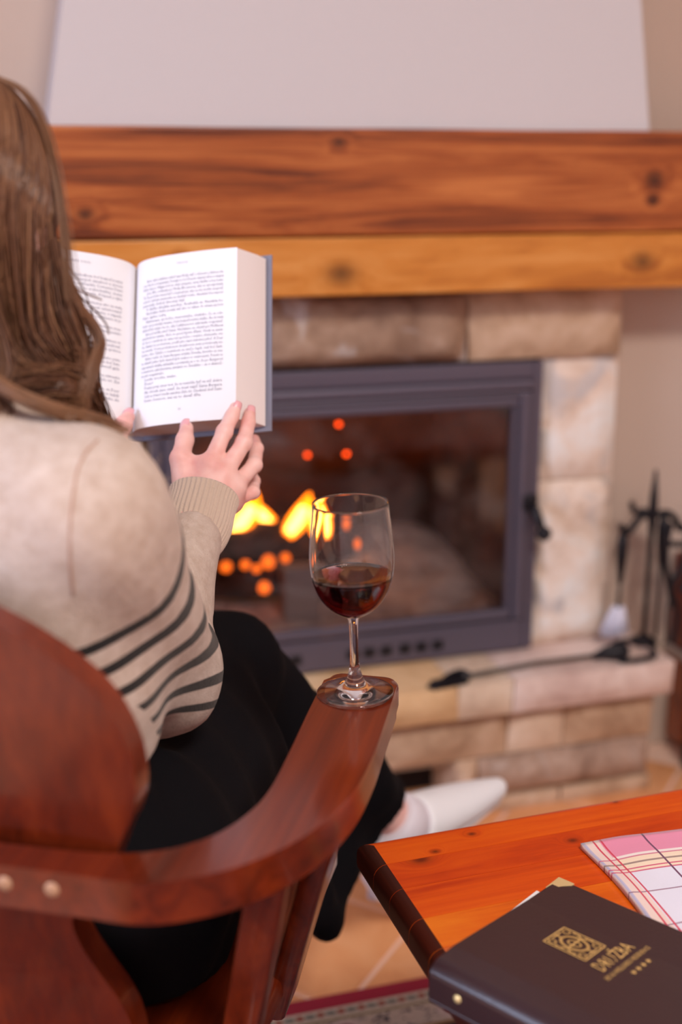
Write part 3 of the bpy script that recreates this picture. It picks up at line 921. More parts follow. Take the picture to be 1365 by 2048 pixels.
for sx in (-1, 1):
    for sy in (-1, 1):
        arc(sx * .0125, sy * .0165, .0034, .0036, 0, 360, .0016, 14)
        stroke([(sx * .0155, sy * .003), (sx * .0155, sy * .011)], .0016)
    stroke([(sx * .0165, -.010), (sx * .013, 0), (sx * .0165, .010)], .0014)
    stroke([(0, sx * .0145), (.0, sx * .0205)], .002)
    stroke([(-.007, sx * .0195), (.007, sx * .0195)], .0014)
stroke([(-.009, 0), (.009, 0)], .002)
foil('emblem', [(x * .92, y * .92) for x, y in ev], ef, EX, EY)

# ------------------------------------------------------------------ chair
CO = Vector((-.30, .82, 0)); CR = math.radians(-12.5)
chair = empty('armchair', CO, CR, 'varnished reddish-brown wooden armchair with rounded back and bow arm', 'chair')
cw = dict(rough=.3, coat=.5)
w_rail = wood('chair_wood_rail', (72, 20, 5), (98, 30, 8), (120, 43, 13), along=.8, across=22, seed=3.3, depth=.05, rot=(0, 0, math.pi / 2), rough=.3, coat=.5)
w_back = wood('chair_wood_back', (72, 20, 5), (98, 30, 8), (120, 43, 13), rot=(0, math.pi / 2, 0), along=1.2, across=10, seed=6.1, depth=.04, rough=.3, coat=.5)
w_leg = wood('chair_wood_post', (72, 20, 5), (98, 30, 8), (120, 43, 13), rot=(0, math.pi / 2, 0), along=1.5, across=18, seed=2.1, depth=.05, **cw)
AZ = .66
UA = -.05        # symmetry axis of the chair
outer = [(UA, -.026), (.06, -.0255), (.12, -.026), (.165, -.026), (.200, -.012), (.235, .016), (.268, .066), (.286, .13), (.2905, .20), (.288, .28), (.285, .352)]
inner = [(.212, .352), (.2145, .28), (.2185, .20), (.2205, .13), (.215, .088), (.198, .047), (.166, .018), (.125, .006), (.06, .003), (UA, .003)]
oc = [p.xy for p in catmull([(x, y, 0) for x, y in outer], 6)]
ic = [p.xy for p in catmull([(x, y, 0) for x, y in inner], 6)]
tip = [(.285 - .016 + .016 * math.cos(a), .364 + .016 * math.sin(a)) for a in [math.radians(x) for x in (0, 22, 45, 67, 90)]] + \
      [(.212 + .016 - .016 * math.sin(a), .364 + .016 * math.cos(a)) for a in [math.radians(x) for x in (0, 22, 45, 67, 90)]]
half = [tuple(p) for p in oc] + tip + [tuple(p) for p in ic]
full = half + [(2 * UA - x, y) for x, y in half[::-1] if abs(x - UA) > 1e-6]
bm = prism_bm(full, AZ - .034, AZ)
bevel_bm(bm, .0095, 5, [e for e in bm.edges if abs(e.verts[0].co.z - e.verts[1].co.z) < 1e-6])
bm.normal_update()
auto_smooth(from_bm('arm_rail', bm, w_rail, chair), 40)
plug = M('wood_plug', (176, 132, 100), .5)
for x in (.100, .063, -.163, -.200):
    v, f = lathe_data([(0, .0012), (.0052, .001), (.006, 0)], 18)
    o = from_py('screw_plug', v, f, plug.m, chair); o.rotation_euler = (math.pi / 2, 0, 0); o.location = (x, -.0258, AZ - .0145)
# back splat: outline in (x, z), leaning back
sp = [(UA, .8845), (UA + .025, .884), (0, .8815), (.045, .870), (.085, .853), (.125, .826), (.152, .796), (.166, .76), (.169, .727), (.164, .697), (.150, .668), (.125, .635), (.103, .612), (.090, .588), (.093, .562), (.104, .534), (.117, .505), (.124, .475), (.126, .425)]
sp = [(x * (.925 if z > .64 and x > 0 else 1), z - .008 * max(0, (z - .66) / .2)) for x, z in sp]
cv = [tuple(p.xy) for p in catmull([(x, z, 0) for x, z in sp], 5)]
full = cv + [(2 * UA - x, z) for x, z in cv[::-1] if abs(x - UA) > 1e-6]
bm = prism_bm(full, 0, .026)
bevel_bm(bm, .010, 5, [e for e in bm.edges if abs(e.verts[0].co.z - e.verts[1].co.z) < 1e-6])
for v in bm.verts:
    x, z, t = v.co
    bend = -.05 * x * x / .16 * 0
    v.co = Vector((x, .0035 + t - (z - AZ) * .20 + .25 * (x - UA) * (x - UA), z))
auto_smooth(from_bm('backrest', bm, w_back, chair), 40)
bm = box_bm(2 * UA - .205, .205, .03, .47, .395, .425)
bevel_bm(bm, .03, 4, [e for e in bm.edges if abs(e.verts[0].co.z - e.verts[1].co.z) > .01])
bevel_bm(bm, .006, 2, [e for e in bm.edges if e.calc_face_angle(0) > 1])
auto_smooth(from_bm('seat', bm, w_rail, chair), 40)
def post(name, a, b, wx, wy, tw=0):
    a, b = Vector(a), Vector(b)
    bm = box_bm(-wx / 2, wx / 2, -wy / 2, wy / 2, 0, 1, 0)
    bevel_bm(bm, .006, 2, [e for e in bm.edges if abs(e.verts[0].co.z - e.verts[1].co.z) > .5])
    for v in bm.verts:
        p = a.lerp(b, v.co.z)
        c, s = math.cos(tw), math.sin(tw)
        v.co = Vector((p.x + v.co.x * c - v.co.y * s, p.y + v.co.x * s + v.co.y * c, p.z))
    return auto_smooth(from_bm(name, bm, w_leg, chair), 40)
for sg in (1, -1):
    def mx(x, y, z): return ((x if sg > 0 else 2 * UA - x), y, z)
    post('arm_post', mx(.180, .135, .37), mx(.240, .062, .630), .032, .036)
    post('arm_support', mx(.188, .262, .355), mx(.268, .142, .630), .022, .062)
    post('leg', mx(.15, .06, .0086), mx(.12, .11, .40), .036, .036)
    post('leg', mx(.13, .34, .0086), mx(.12, .29, .40), .036, .036)

# ------------------------------------------------------------------ wine glass
glass = M('clear_glass', (255, 255, 255), 0.0)
glass.val(glass.p, Transmission_Weight=1.0, IOR=1.48)
GL = CO + Matrix.Rotation(CR, 3, 'Z') @ Vector((.249, .3265, AZ))
GH = .190
wg = empty('wine_glass', (GL.x, GL.y, AZ + .0004), 0, 'clear stemmed wine glass part filled with red wine on the arm of the chair', 'glass')
wg.rotation_euler = (math.radians(0), math.radians(-1.6), 0)
K = 1.0
foot_top = [(.0372, .0012), (.0366, .0024), (.030, .0036), (.020, .0058), (.013, .0094), (.0092, .0135), (.0072, .0185)]
stem = [(.0072, .0185), (.0052, .026), (.0043, .036), (.0040, .05), (.0041, .065), (.0046, .0735), (.0062, .0785)]
bowl_out = [(.0062, .0785), (.0125, .0812), (.021, .0868), (.029, .0955), (.0352, .1075), (.0388, .121), (.0399, .135), (.0393, .150), (.0378, .166), (.0362, .180), (.0355, .1893)]
bowl_rim = [(.0352, .190), (.0347, .1893)]
bowl_in = [(.0353, .180), (.0369, .166), (.0384, .150), (.0390, .135), (.0379, .121), (.0343, .1085), (.0281, .0972), (.020, .0893), (.0115, .0852), (.004, .0842), (0.00001, .0841)]
def smooth_prof(p, n=4):
    return [(max(q.x, 1e-5), q.y) for q in catmull([(a, b, 0) for a, b in p], n)]
v, f = lathe_data([(1e-5, 0.0006), (.030, .0004), (.0366, .0002)] + smooth_prof(foot_top), 72); from_py('foot', v, f, glass.m, wg)
v, f = lathe_data(smooth_prof(stem), 72); from_py('stem', v, f, glass.m, wg)
v, f = lathe_data(smooth_prof(bowl_out + bowl_rim + bowl_in, 3), 72); from_py('bowl', v, f, glass.m, wg)
wine = M('red_wine', (255, 255, 255), 0.0)
_gl = wine.n('ShaderNodeBsdfPrincipled')
wine.val(wine.p, Transmission_Weight=1.0, IOR=1.34)
_va = wine.n('ShaderNodeVolumeAbsorption'); _va.inputs['Color'].default_value = (.55, .0, .10, 1); _va.inputs['Density'].default_value = 105
wine.L(_va.outputs[0], wine.out.inputs['Volume'])
WL = .120
win = [(r + .00025, z - .0002) for r, z in bowl_in[::-1] if z < WL - .002]
win[0] = (1e-5, win[0][1])
rt = .0385
prof = smooth_prof(win + [(.0383, WL)], 3) + [(.0370, WL - .0004), (.02, WL - .0006), (1e-5, WL - .0006)]
v, f = lathe_data(prof, 72)
wo = from_py('red_wine', v, f, wine.m)
wo.location = wg.location; wo.rotation_euler = wg.rotation_euler
tag(wo, 'dark red wine filling the bottom of the wine glass', 'wine')

# ------------------------------------------------------------------ projection helper for points measured on the photograph
def at(px, py, t):
    x = (px - 682.5) / FPX; y = (py - 1024) / FPX
    c, s = math.cos(PITCH), math.sin(PITCH)
    return Vector((x * t, (c - y * s) * t, CAM_H + (-s - y * c) * t))

# ------------------------------------------------------------------ book
B0 = at(263, 870, 1.40)
tilt = math.radians(29)
ez = Vector((-.012, math.sin(tilt), math.cos(tilt))).normalized()
nn = Vector((0.0, -math.cos(tilt), math.sin(tilt)))
nn = (nn - ez * nn.dot(ez)).normalized()
ex = ez.cross(nn) * -1
if ex.x < 0: ex = -ex
BH = .210
book = empty('book', B0, 0, 'open hardcover novel with grey-blue cover held up by the reader', 'book')
def bp(x, n_, z): return ex * x + nn * n_ + ez * z
def page_curve(pts):
    P = [p.xy for p in catmull([(a, b, 0) for a, b in pts], 10)]
    L = [0]
    for i in range(1, len(P)): L.append(L[-1] + (P[i] - P[i - 1]).length)
    return P, L
RP, RL = page_curve([(.001, .0), (.006, .011), (.016, .020), (.035, .029), (.065, .038), (.095, .045), (.124, .050)])
LP, LL = page_curve([(-.001, .0), (-.006, .012), (-.016, .022), (-.034, .033), (-.062, .045), (-.092, .055), (-.122, .063)])
def on_page(side, s, lift=0.0):
    P, L = (RP, RL) if side > 0 else (LP, LL)
    s = max(0, min(L[-1], s))
    i = min(len(L) - 2, max(0, np.searchsorted(L, s) - 1))
    t = (s - L[i]) / (L[i + 1] - L[i])
    p = P[i].lerp(P[i + 1], t); d = (P[i + 1] - P[i]).normalized()
    nrm = Vector((-d.y, d.x)) * side
    return p + nrm * lift
page_m = M('book_paper', (240, 236, 238), .75)
edge_m = M('page_edges', (226, 213, 210), .85)
_s = edge_m.sep(edge_m.coord(rot=(0, 0, 0)))
edge_m.bump(edge_m.noise(edge_m.coord(scale=(1400, 1400, 1400)), 1, 2), .2, .0005)
cover_m = M('book_cover', (128, 128, 144), .5)
ink = M('ink', (148, 145, 160), .8)

def extrude_section(name, sec, z0, z1, mat, parent, nz=2):
    v, f = [], []
    n = len(sec)
    for k in range(nz + 1):
        z = z0 + (z1 - z0) * k / nz
        v += [bp(a, b, z) for a, b in sec]
    for k in range(nz):
        for i in range(n):
            j = (i + 1) % n
            f.append((k * n + i, k * n + j, (k + 1) * n + j, (k + 1) * n + i))
    f.append(tuple(range(n))[::-1]); f.append(tuple(nz * n + i for i in range(n)))
    me_v = v
    bm = bmesh.new()
    bv_ = [bm.verts.new(p) for p in me_v]
    for q in f: bm.faces.new([bv_[i] for i in q])
    return auto_smooth(from_bm(name, bm, mat, parent), 50)
# page blocks (below the top leaf), right one thick and fanned
rtop = [(p.x, p.y) for p in RP]
blkR = [(a, b - .0006) for a, b in rtop] + [(.134, .041), (.146, .031), (.155, .020), (.148, .0165), (.10, .006), (.05, -.006), (.012, -.014), (.0, -.012)]
extrude_section('page_block', blkR, .0025, BH - .0025, edge_m.m, book)
ltop = [(p.x, p.y) for p in LP]
blkL = [(a, b - .0006) for a, b in ltop] + [(-.128, .057), (-.134, .046), (-.132, .036), (-.10, .024), (-.05, .004), (-.012, -.012), (0, -.012)]
extrude_section('page_block', blkL[::-1], .0025, BH - .0025, edge_m.m, book)
def leaf_obj(side):
    P = RP if side > 0 else LP
    v, f = [], []
    nz = 6
    for k in range(nz + 1):
        for p in P: v.append(bp(p.x, p.y + .0004, .002 + (BH - .004) * k / nz))
    n = len(P)
    for k in range(nz):
        for i in range(n - 1):
            q = (k * n + i, k * n + i + 1, (k + 1) * n + i + 1, (k + 1) * n + i)
            f.append(q if side > 0 else q[::-1])
    return from_py('page', v, f, page_m.m, book)
leaf_obj(1); leaf_obj(-1)
extrude_section('cover_board', [(.012, -.0145), (.05, -.0065), (.10, .0055), (.150, .0165), (.162, .0195), (.1625, .0175), (.150, .0140), (.10, .003), (.05, -.009), (.012, -.017)], -.003, BH + .003, cover_m.m, book)
extrude_section('cover_board', [(-.012, -.0125), (-.05, .0035), (-.10, .0235), (-.140, .0355), (-.1405, .0325), (-.10, .021), (-.05, .001), (-.012, -.015)][::-1], -.003, BH + .003, cover_m.m, book)
extrude_section('spine', [(-.013, -.0125), (0, -.0145), (.013, -.0145), (.013, -.017), (0, -.0185), (-.013, -.015)][::-1], -.003, BH + .003, cover_m.m, book)

right_lines = ['   Bolo také zvláštne vidieť tam Molly stáť s účesom a farbou vla-', 'sov, ktoré si nepamätá. Pomaly to bol Deerin vlastný účes a vlastná', 'farba vlasov. Nagan boli zo vlast strapaté, teraz hladké a bez lesku.',
 '   Joni dlho sedávala pri Molly Bloomovej, aby sa vyrozprávala.', 'Tá, že potichu musel byť v bezvedomí, aby sa mu mohla vzoprieť,', 'nebolo dobrým znamením na dvadsať rovine, divadelná hra nepred-', 'patovala dobrý životný štýl.',
 '   V diaľke zbadala autobus. Rozbehla sa. Nestihla ho.', '   Na krátku chvíľu zostala stáť ako vo vákuu. A odrazu jej bolo', 'ľúto úplne seba.',
 '   Nahnevane, spoločne, menovateľne, všetkého, čo sa odo-', 'hralo za posledný mesiac, bola bezpečnostná služba. Iba tá mala', 'skutočný vplyv na to, aby Luklinenovci zabránila rozprávať.', '   Jane potešila smrť Sama. Nečakane sa objavil pri Mollinom',
 'umeleckom stánku. Bolo to pred štyrmi dňami. Vtedy sa zasta-', 'vil, že je v nemilosti, že sama rieš spoločne s vraždou obvineného vra-', 'ha, vlastne ho podozrieva, použil jeho starú služobnú pištoľ. A Deer', 'mu uverila. V tom preľudnenom dvojizbovom svete potrebovala nie-',
 'koho, kto ľahšie v nemilosti sa niečo lepší, než bol Sam.', '   Alebo vedel, že Sama Bergera vraždia človeka, ktorého sa ona-', 'ko zbaviť jedno tých skutočných vrahov vo vnútrozemí. Potom to', 'nepoznaná služba zahladila a postarala sa o to, že po Bergerovi',
 'v neistote založenému zmiznú vo Švédsku – sa v skutoč-', 'nosti nepátralo.', '   Lenže trochu, nieko.', '   Deer?', '   Pozná prvý smer bol, že tu nemôže byť na nič dobré.', '   Ak chcela zase vziať, že musí nájsť Sama Bergera.',
 '   Celá sa triasol medzi autobus číslo tri. Chodieval dosť často.', '   Sonic Sonicov, má na to devať dňu.']
left_lines = ['   zriedkavo klamstvu. Výsledkom bol bezpečnostný', 'a čo udalostných policajných zásahov a znova', 'tak. V duchu sa podčiarkla Comunna Dami', 'bol tam v centru – nebol to individuálny, mena', 'ale Dagmar bola ordinárna vila. Pripad s tým',
 'nemalo Berger.', '   Molly sa v tejto psychickej ako sa mala', 'pred, kde znova informovali vyšetrovateľ', 'museli rozhodnúť zásahy, v nápade', 'mali proti čomu. Na prerušenie sa p-', 'riadil oči.', '   Je to tak, že v poslednom mes-', 'iaci sa zrazu našla tam, zostalo',
 '', '   Potom Leif Luklinen to', 'by mal bol tak uvažoval.', 'Bolo to pod mementom správne', 'bez vôbec mesiac?', '   Otvorila dvadsiateho piate', 'ráno sa a jej vrahom bol Sam.', 'Aby to spustilo osobnosť gaša.', '',
 '   v švédskom parku na námestie', 'čakal na nočného autobusu, číslo tri. Zas', 'rovnaký.', '   Keď sa zjavil nájazdom, sa Deer', 'posadila na konci. Robila to každý', 'deň a nazad. Mala výnimku, ale']
def print_page(side, lines, head, num, left, width, size, top, step):
    VV, FF = [], []
    def put(V, F, s0, zb):
        b = len(VV)
        for p in V:
            q = on_page(side, s0 + p[0] if side > 0 else (LL[-1] - (s0 + p[0])), .0007)
            VV.append(bp(q.x, q.y + .0002, zb + p[1]))
        FF.extend(tuple(b + i for i in f) for f in F)
    for k, ln in enumerate(lines):
        if not ln.strip(): continue
        ind = .005 if ln.startswith('   ') else 0
        V, F = text_mesh(ln.strip(), size, 'LEFT')
        if len(V) == 0: continue
        w = V[:, 0].max()
        lim = width - ind
        if w > lim or (w > lim * .86): V[:, 0] *= lim / w
        x0 = left + ind
        if side < 0 and len(ln) > 20: x0 = left + width - (V[:, 0].max())
        put(V, F, x0, top - k * step)
    V, F = text_mesh(head, size * .72, 'CENTER', 1.35); put(V, F, left + width / 2, top + .017)
    if num:
        V, F = text_mesh(num, size * .8, 'CENTER'); put(V, F, left + width / 2, .017)
    # flip winding where needed is irrelevant for ink
    return from_py('printed_text', VV, FF, ink.m, book, False)
print_page(1, right_lines, 'PASCA', '31', .022, .101, .0050, .178, .00505)
print_page(-1, left_lines, 'ARNE DAHL', None, .016, .103, .0050, .178, .00535)

# ------------------------------------------------------------------ reader
person = empty('person', (-.30, .93, .425), 0, 'person with long brown hair in beige striped sweater reading in the armchair', 'person')
PI3 = np.array(person.location)
def ploc(o): o.matrix_parent_inverse = Matrix.Translation(person.location).inverted(); return o

def chair_clip(P, d, press=0.0):
    """flatten what leans on the backrest or sits on the seat"""
    c_, s_ = math.cos(-CR), math.sin(-CR)
    qx, qy = P[:, 0] - CO.x, P[:, 1] - CO.y
    u, v, z = qx * c_ - qy * s_, qx * s_ + qy * c_, P[:, 2]
    bk = .0295 - (z - AZ) * .20 + .25 * (u - UA) ** 2 - v - .0012 + press
    bk = bk - 1.6 * np.maximum(0, z - .872) - 1.6 * np.maximum(0, u - .15) - 1.6 * np.maximum(0, .43 - z)
    o_ = np.maximum(np.maximum(u - .205, 2 * UA - .205 - u), np.maximum(v - .47, .03 - v))
    st = .4238 + press - z - 6.0 * np.maximum(0, o_)
    return smax(smax(d, bk, .004), st, .004)

BA = math.radians(-14)
bu = np.array([math.cos(BA), math.sin(BA), 0]); bv_ = np.array([-math.sin(BA), math.cos(BA), 0]); bz = np.array([0, 0, 1.])
def B(u, v, z): return np.array([-.325, .935, 0]) + bu * u + bv_ * v + bz * z
SR = B(.130, .0, .885); SL = B(-.150, .03, .885)
ER = np.array(at(320, 1352, 1.165)); WR = np.array(at(388, 1045, 1.285))
EL = B(-.20, .19, .68); WLh = np.array(at(215, 960, 1.33))
knit = M('sweater_knit', (202, 172, 150), .95)
knit.val(knit.p, Sheen_Weight=.14, Sheen_Roughness=.5)
knit.p.inputs['Sheen Tint'].default_value = lin((255, 236, 226))
_st = knit.n('ShaderNodeAttribute', attribute_name='stripe')
_c = knit.ramp(knit.noise(knit.coord(), 70, 4, .65), [(.3, (182, 158, 142)), (.7, (204, 184, 171))])
_sfac = knit.math('GREATER_THAN', _st.outputs['Fac'], .5)
knit.color(knit.mix(_sfac, _c, (30, 20, 28)))
knit.bump(knit.math('ADD', knit.noise(knit.coord(), 420, 3, .7), knit.math('MULTIPLY', knit.noise(knit.coord(), 60, 3), .6)), .5, .0025)

def f_sweater(P):
    d = cap(P, B(-.06, .035, .65), B(.052, .035, .65), .106)
    d = smin(d, cap(P, B(-.075, .02, .76), B(.06, .02, .76), .105), .08)
    d = smin(d, cap(P, B(-.095, .012, .872), B(.08, .012, .872), .084), .07)
    d = smin(d, cap(P, B(0, .02, .92), B(0, .045, .972), .068, .060), .05)
    d = smin(d, ell(P, B(0, .095, .79), (.13, .06, .08)), .06)
    d = smax(d, .664 - P[:, 2] + .25 * (P[:, 1] - .93), .012)
    ar = cap(P, SR, ER, .070, .058)
    m1 = ER * .55 + WR * .45 + np.array([-.012, 0, 0])
    ar = smin(ar, cap(P, ER, m1, .054, .043), .02)
    ar = smin(ar, cap(P, m1 + np.array([.004, 0, .01]), ER * .14 + WR * .86, .045, .034), .012)
    al = cap(P, SL, EL, .074, .058)
    al = smin(al, cap(P, EL, WLh, .054, .038), .02)
    d = smin(d, ar, .03)
    d = smin(d, al, .03)
    # soft folds
    d = d + .0022 * np.sin(P[:, 2] * 60 + P[:, 0] * 30) * np.sin(P[:, 0] * 44 + P[:, 1] * 20)
    return chair_clip(P, d)
V, F = iso_mesh(f_sweater, (-.66, .76, .385), (-.02, 1.42, 1.03), .0075)
ax = ER - SR; Ls = np.linalg.norm(ax); ax = ax / Ls
q_ = (V - np.array([-.15, .93, .76])) * 10
x_, y_, z_ = q_.T
# stripe index across the sleeve; the knit sags a little, so the lines curve
a = 1.783 - .243 * x_ + .467 * y_ - 3.565 * z_ + .342 * x_ * x_ - .083 * y_ * y_ + 1.368 * z_ * z_ + .2 * x_ * y_ + 1.028 * x_ * z_ + 1.473 * y_ * z_
arm_d = cap(V.astype(np.float32), SR, ER, .070, .058)
fore_d = cap(V.astype(np.float32), ER * .7 + WR * .3, WR, .046, .036)
s_raw = a
sw = np_mesh('sweater', V, F, knit.m, person, {'along': a, 'armd': arm_d, 'fored': arm_d - fore_d})
ploc(sw)
# stripes are evaluated in the shader from the length along the sleeve, so their edges stay crisp
al_ = knit.n('ShaderNodeAttribute', attribute_name='along').outputs['Fac']
ad_ = knit.n('ShaderNodeAttribute', attribute_name='armd').outputs['Fac']
S_START = -.4
fd_ = knit.n('ShaderNodeAttribute', attribute_name='fored').outputs['Fac']
ph = knit.math('FRACT', knit.math('ADD', al_, 20.5))
on = knit.math('LESS_THAN', knit.math('ABSOLUTE', knit.math('SUBTRACT', ph, .5)), .185)
on = knit.math('MULTIPLY', on, knit.math('GREATER_THAN', al_, S_START))
on = knit.math('MULTIPLY', on, knit.math('LESS_THAN', al_, 5.4))
on = knit.math('MULTIPLY', on, knit.math('LESS_THAN', fd_, .006))
on = knit.math('MULTIPLY', on, knit.math('LESS_THAN', ad_, .045))
knit.color(knit.mix(on, _c, (6, 4, 6)))

seam_l = M('wool_fibre', (214, 186, 160), .95)
seam_m = M('sweater_seam', (172, 136, 118), .95)
def on_sweater(px, py):
    ts_ = np.linspace(.75, 1.3, 600)
    pp = np.array([at(px, py, t) for t in ts_], np.float32)
    d = f_sweater(pp)
    k = int(np.argmax(d < 0))
    return pp[k]
sp_ = [on_sweater(x, y) for x, y in ((196, 880), (172, 905), (155, 940), (147, 985), (141, 1040), (139, 1100), (141, 1150), (146, 1190))]
ploc(tube('seam', catmull(sp_, 4), .0011, seam_m.m, person, 6))
rng = np.random.default_rng(5)
fi = rng.integers(0, len(F), 26000)
fc = V[F[fi]].mean(1)
fnrm = np.cross(V[F[fi, 1]] - V[F[fi, 0]], V[F[fi, 2]] - V[F[fi, 0]]); fnrm /= np.linalg.norm(fnrm, axis=1)[:, None] + 1e-9
keep = (fc[:, 0] > -.34) & (fc[:, 2] > .6) & (a[F[fi, 0]] < S_START)
fc, fnrm = fc[keep], fnrm[keep]
jit = rng.normal(0, .003, fc.shape); tip_ = fc + fnrm * rng.uniform(.0015, .0042, (len(fc), 1)) + rng.normal(0, .0016, fc.shape) + jit
side = np.cross(fnrm, rng.normal(0, 1, fc.shape)); side /= np.linalg.norm(side, axis=1)[:, None]
fz = np.stack([fc + jit + side * .00018, fc + jit - side * .00018, tip_], 1).reshape(-1, 3)
fuzz = ploc(np_mesh('wool_fuzz', fz, np.arange(len(fz)).reshape(-1, 3), seam_l.m, person)); fuzz['kind'] = 'stuff'

# ribbed cuff
def cuff(p0, p1, r0, r1, name='cuff'):
    p0, p1 = Vector(p0), Vector(p1)
    d = (p1 - p0).normalized(); u, w = frame(d)
    n, m = 220, 12
    v, f = [], []
    def ring(t, rr, thick):
        c = p0.lerp(p1, t)
        for k in range(n):
            a = 2 * math.pi * k / n
            r = rr + thick * (1 + .0 * t)
            rib = .0009 * math.sin(a * 44) if thick == 0 else 0
            v.append(c + (u * math.cos(a) * 1.05 + w * math.sin(a) * .95) * (r + rib))
    rows = 0
    for i in range(m + 1):
        t = i / m
        ring(t, r0 + (r1 - r0) * t ** .8 + .002 * math.sin(t * 5), 0); rows += 1
    ring(1.02, r1, -.0022); rows += 1
    for i in range(m, -1, -1):
        t = i / m
        ring(t, r0 + (r1 - r0) * t ** .8, -.004); rows += 1
    for i in range(rows - 1):
        for k in range(n):
            k2 = (k + 1) % n
            f.append((i * n + k, i * n + k2, (i + 1) * n + k2, (i + 1) * n + k))
    return ploc(from_py(name, v, f, rib_m.m, person))
rib_m = M('cuff_rib', (200, 176, 158), .95)
rib_m.val(rib_m.p, Sheen_Weight=.3)
rib_m.bump(rib_m.noise(rib_m.coord(), 500, 3, .7), .5, .002)
cuff(at(382, 1092, 1.28), at(408, 993, 1.315), .030, .0385)
cuff(WLh * 1.0, at(235, 915, 1.35), .034, .036)

# body: head, neck, trunk core, arms and legs; hands are modelled finger by finger and joined in
skin = M('skin', (232, 178, 158), .5)
skin.val(skin.p, Subsurface_Weight=.12, Subsurface_Scale=.01)
skin.p.inputs['Subsurface Radius'].default_value = (1, .35, .2)
_sn = skin.noise(skin.coord(), 34, 3, .5)
skin.color(skin.ramp(_sn, [(.3, (228, 162, 152)), (.55, (240, 190, 180)), (.8, (244, 204, 196))]))
skin.bump(skin.noise(skin.coord(), 900, 2), .08, .001)
HC = np.array([-.322, 1.035, 1.107])
KR = np.array([-.152, 1.395, .550]); AR = np.array(at(792, 1640, 1.72))
KL = np.array([-.20, 1.40, .475]); AL = np.array([.098, 1.69, .115])
hf_ = np.array([math.sin(math.radians(8)), math.cos(math.radians(8)), -.45]); hf_ /= np.linalg.norm(hf_)   # face direction
hr_ = np.cross(hf_, [0, 0, 1]); hr_ /= np.linalg.norm(hr_); hu_ = np.cross(hr_, hf_)
HR = np.stack([hr_, hf_, hu_], 1)
def Hd(x, y, z): return HC + hr_ * x + hf_ * y + hu_ * z
def f_body(P):
    d = ell(P, Hd(0, -.012, .012), (.074, .093, .100), HR)
    d = smin(d, ell(P, Hd(0, .030, -.055), (.052, .058, .062), HR), .04)
    d = smin(d, cap(P, Hd(0, .060, -.092), Hd(0, .066, -.098), .018), .025)
    nose = cap(P, Hd(0, .088, -.004), Hd(0, .104, -.034), .006, .011)
    d = smin(d, nose, .014)
    for sx in (-1, 1):
        d = smax(d, -ell(P, Hd(sx * .031, .094, 0), (.017, .016, .011), HR), .012)
        d = smin(d, ell(P, Hd(sx * .031, .078, 0), (.0125, .0125, .0125), HR), .004)
        d = smin(d, ell(P, Hd(sx * .076, -.005, -.012), (.008, .020, .030), HR), .008)
    d = smin(d, cap(P, Hd(-.018, .085, -.060), Hd(.018, .085, -.060), .007), .008)
    d = smin(d, cap(P, Hd(-.015, .083, -.071), Hd(.015, .083, -.071), .007), .008)
    d = smin(d, cap(P, Hd(0, -.02, -.06), B(0, .03, .93), .050, .055), .03)
    d = smin(d, cap(P, B(0, .03, .93), B(0, .04, .50), .07, .09), .05)
    d = smin(d, cap(P, B(-.12, .01, .885), B(.12, .01, .885), .05), .05)
    for S, E_, W_ in ((SR, ER, WR), (SL, EL, WLh)):
        d = smin(d, cap(P, S, E_, .042, .036), .03)
        d = smin(d, cap(P, E_, W_, .035, .024), .02)
    for Hh, K_, A_ in ((B(.085, .05, .49), KR, AR), (B(-.085, .05, .49), KL, AL)):
        d = smin(d, cap(P, Hh, K_, .072, .050), .04)
        mid = K_ * .65 + A_ * .35
        d = smin(d, cap(P, K_, mid, .046, .047), .02)
        d = smin(d, cap(P, mid, A_, .047, .029), .02)
    return chair_clip(P, d, .004)
VB, FB = iso_mesh(f_body, (-.56, .80, .07), (.16, 1.74, 1.24), .0085)
parts_v, parts_f = [VB], [FB]
nb_v = len(VB)

def hand(wr, mcp, fingers, thumb, h=.0016):
    """wr: wrist; mcp: 4 knuckles; fingers: 4 lists of joints after the knuckle; thumb: joints from its base"""
    wr = np.array(wr); mcp = [np.array(m) for m in mcp]
    allp = [wr] + mcp + [np.array(p) for fg in fingers for p in fg] + [np.array(p) for p in thumb]
    lo = np.min(allp, 0) - .018; hi = np.max(allp, 0) + .018
    rr = [(.0098, .0086, .0078, .0066), (.0100, .0088, .0078, .0066), (.0094, .0082, .0074, .0062), (.0082, .0072, .0066, .0056)]
    def fn(P):
        d = None
        for i, m in enumerate(mcp):
            c = cap(P, wr + (m - wr) * .12 + (m - mcp[1]) * .30, m, .0150, .0105)
            d = c if d is None else smin(d, c, .014)
        d = smin(d, cap(P, wr - (mcp[1] - wr) * .3, wr + (mcp[1] - wr) * .3, .021, .021), .02)
        for i in range(3):
            d = smin(d, tri(P, wr, mcp[i], mcp[i + 1], .0105), .008)
        th = [np.array(p) for p in thumb]
        tc = cap(P, th[0], th[1], .0150, .0112)
        tc = smin(tc, cap(P, th[1], th[2], .0110, .0096), .004)
        tc = smin(tc, cap(P, th[2], th[3], .0098, .0074), .004)
        tc = smin(tc, tri(P, th[0], th[1], mcp[0], .007), .008)
        d = smin(d, tc, .010)
        for i, fg in enumerate(fingers):
            js = [mcp[i]] + [np.array(p) for p in fg]
            fc = None
            for k in range(3):
                c = cap(P, js[k], js[k + 1], rr[i][k], rr[i][k + 1])
                fc = c if fc is None else smin(fc, c, .003)
            fc = smin(fc, cap(P, js[1], js[1], rr[i][1] * 1.06), .003)
            d = smin(d, fc, .0045)
        return d
    return iso_mesh(fn, lo, hi, h)
def A(px, py, t): return np.array(at(px, py, t))
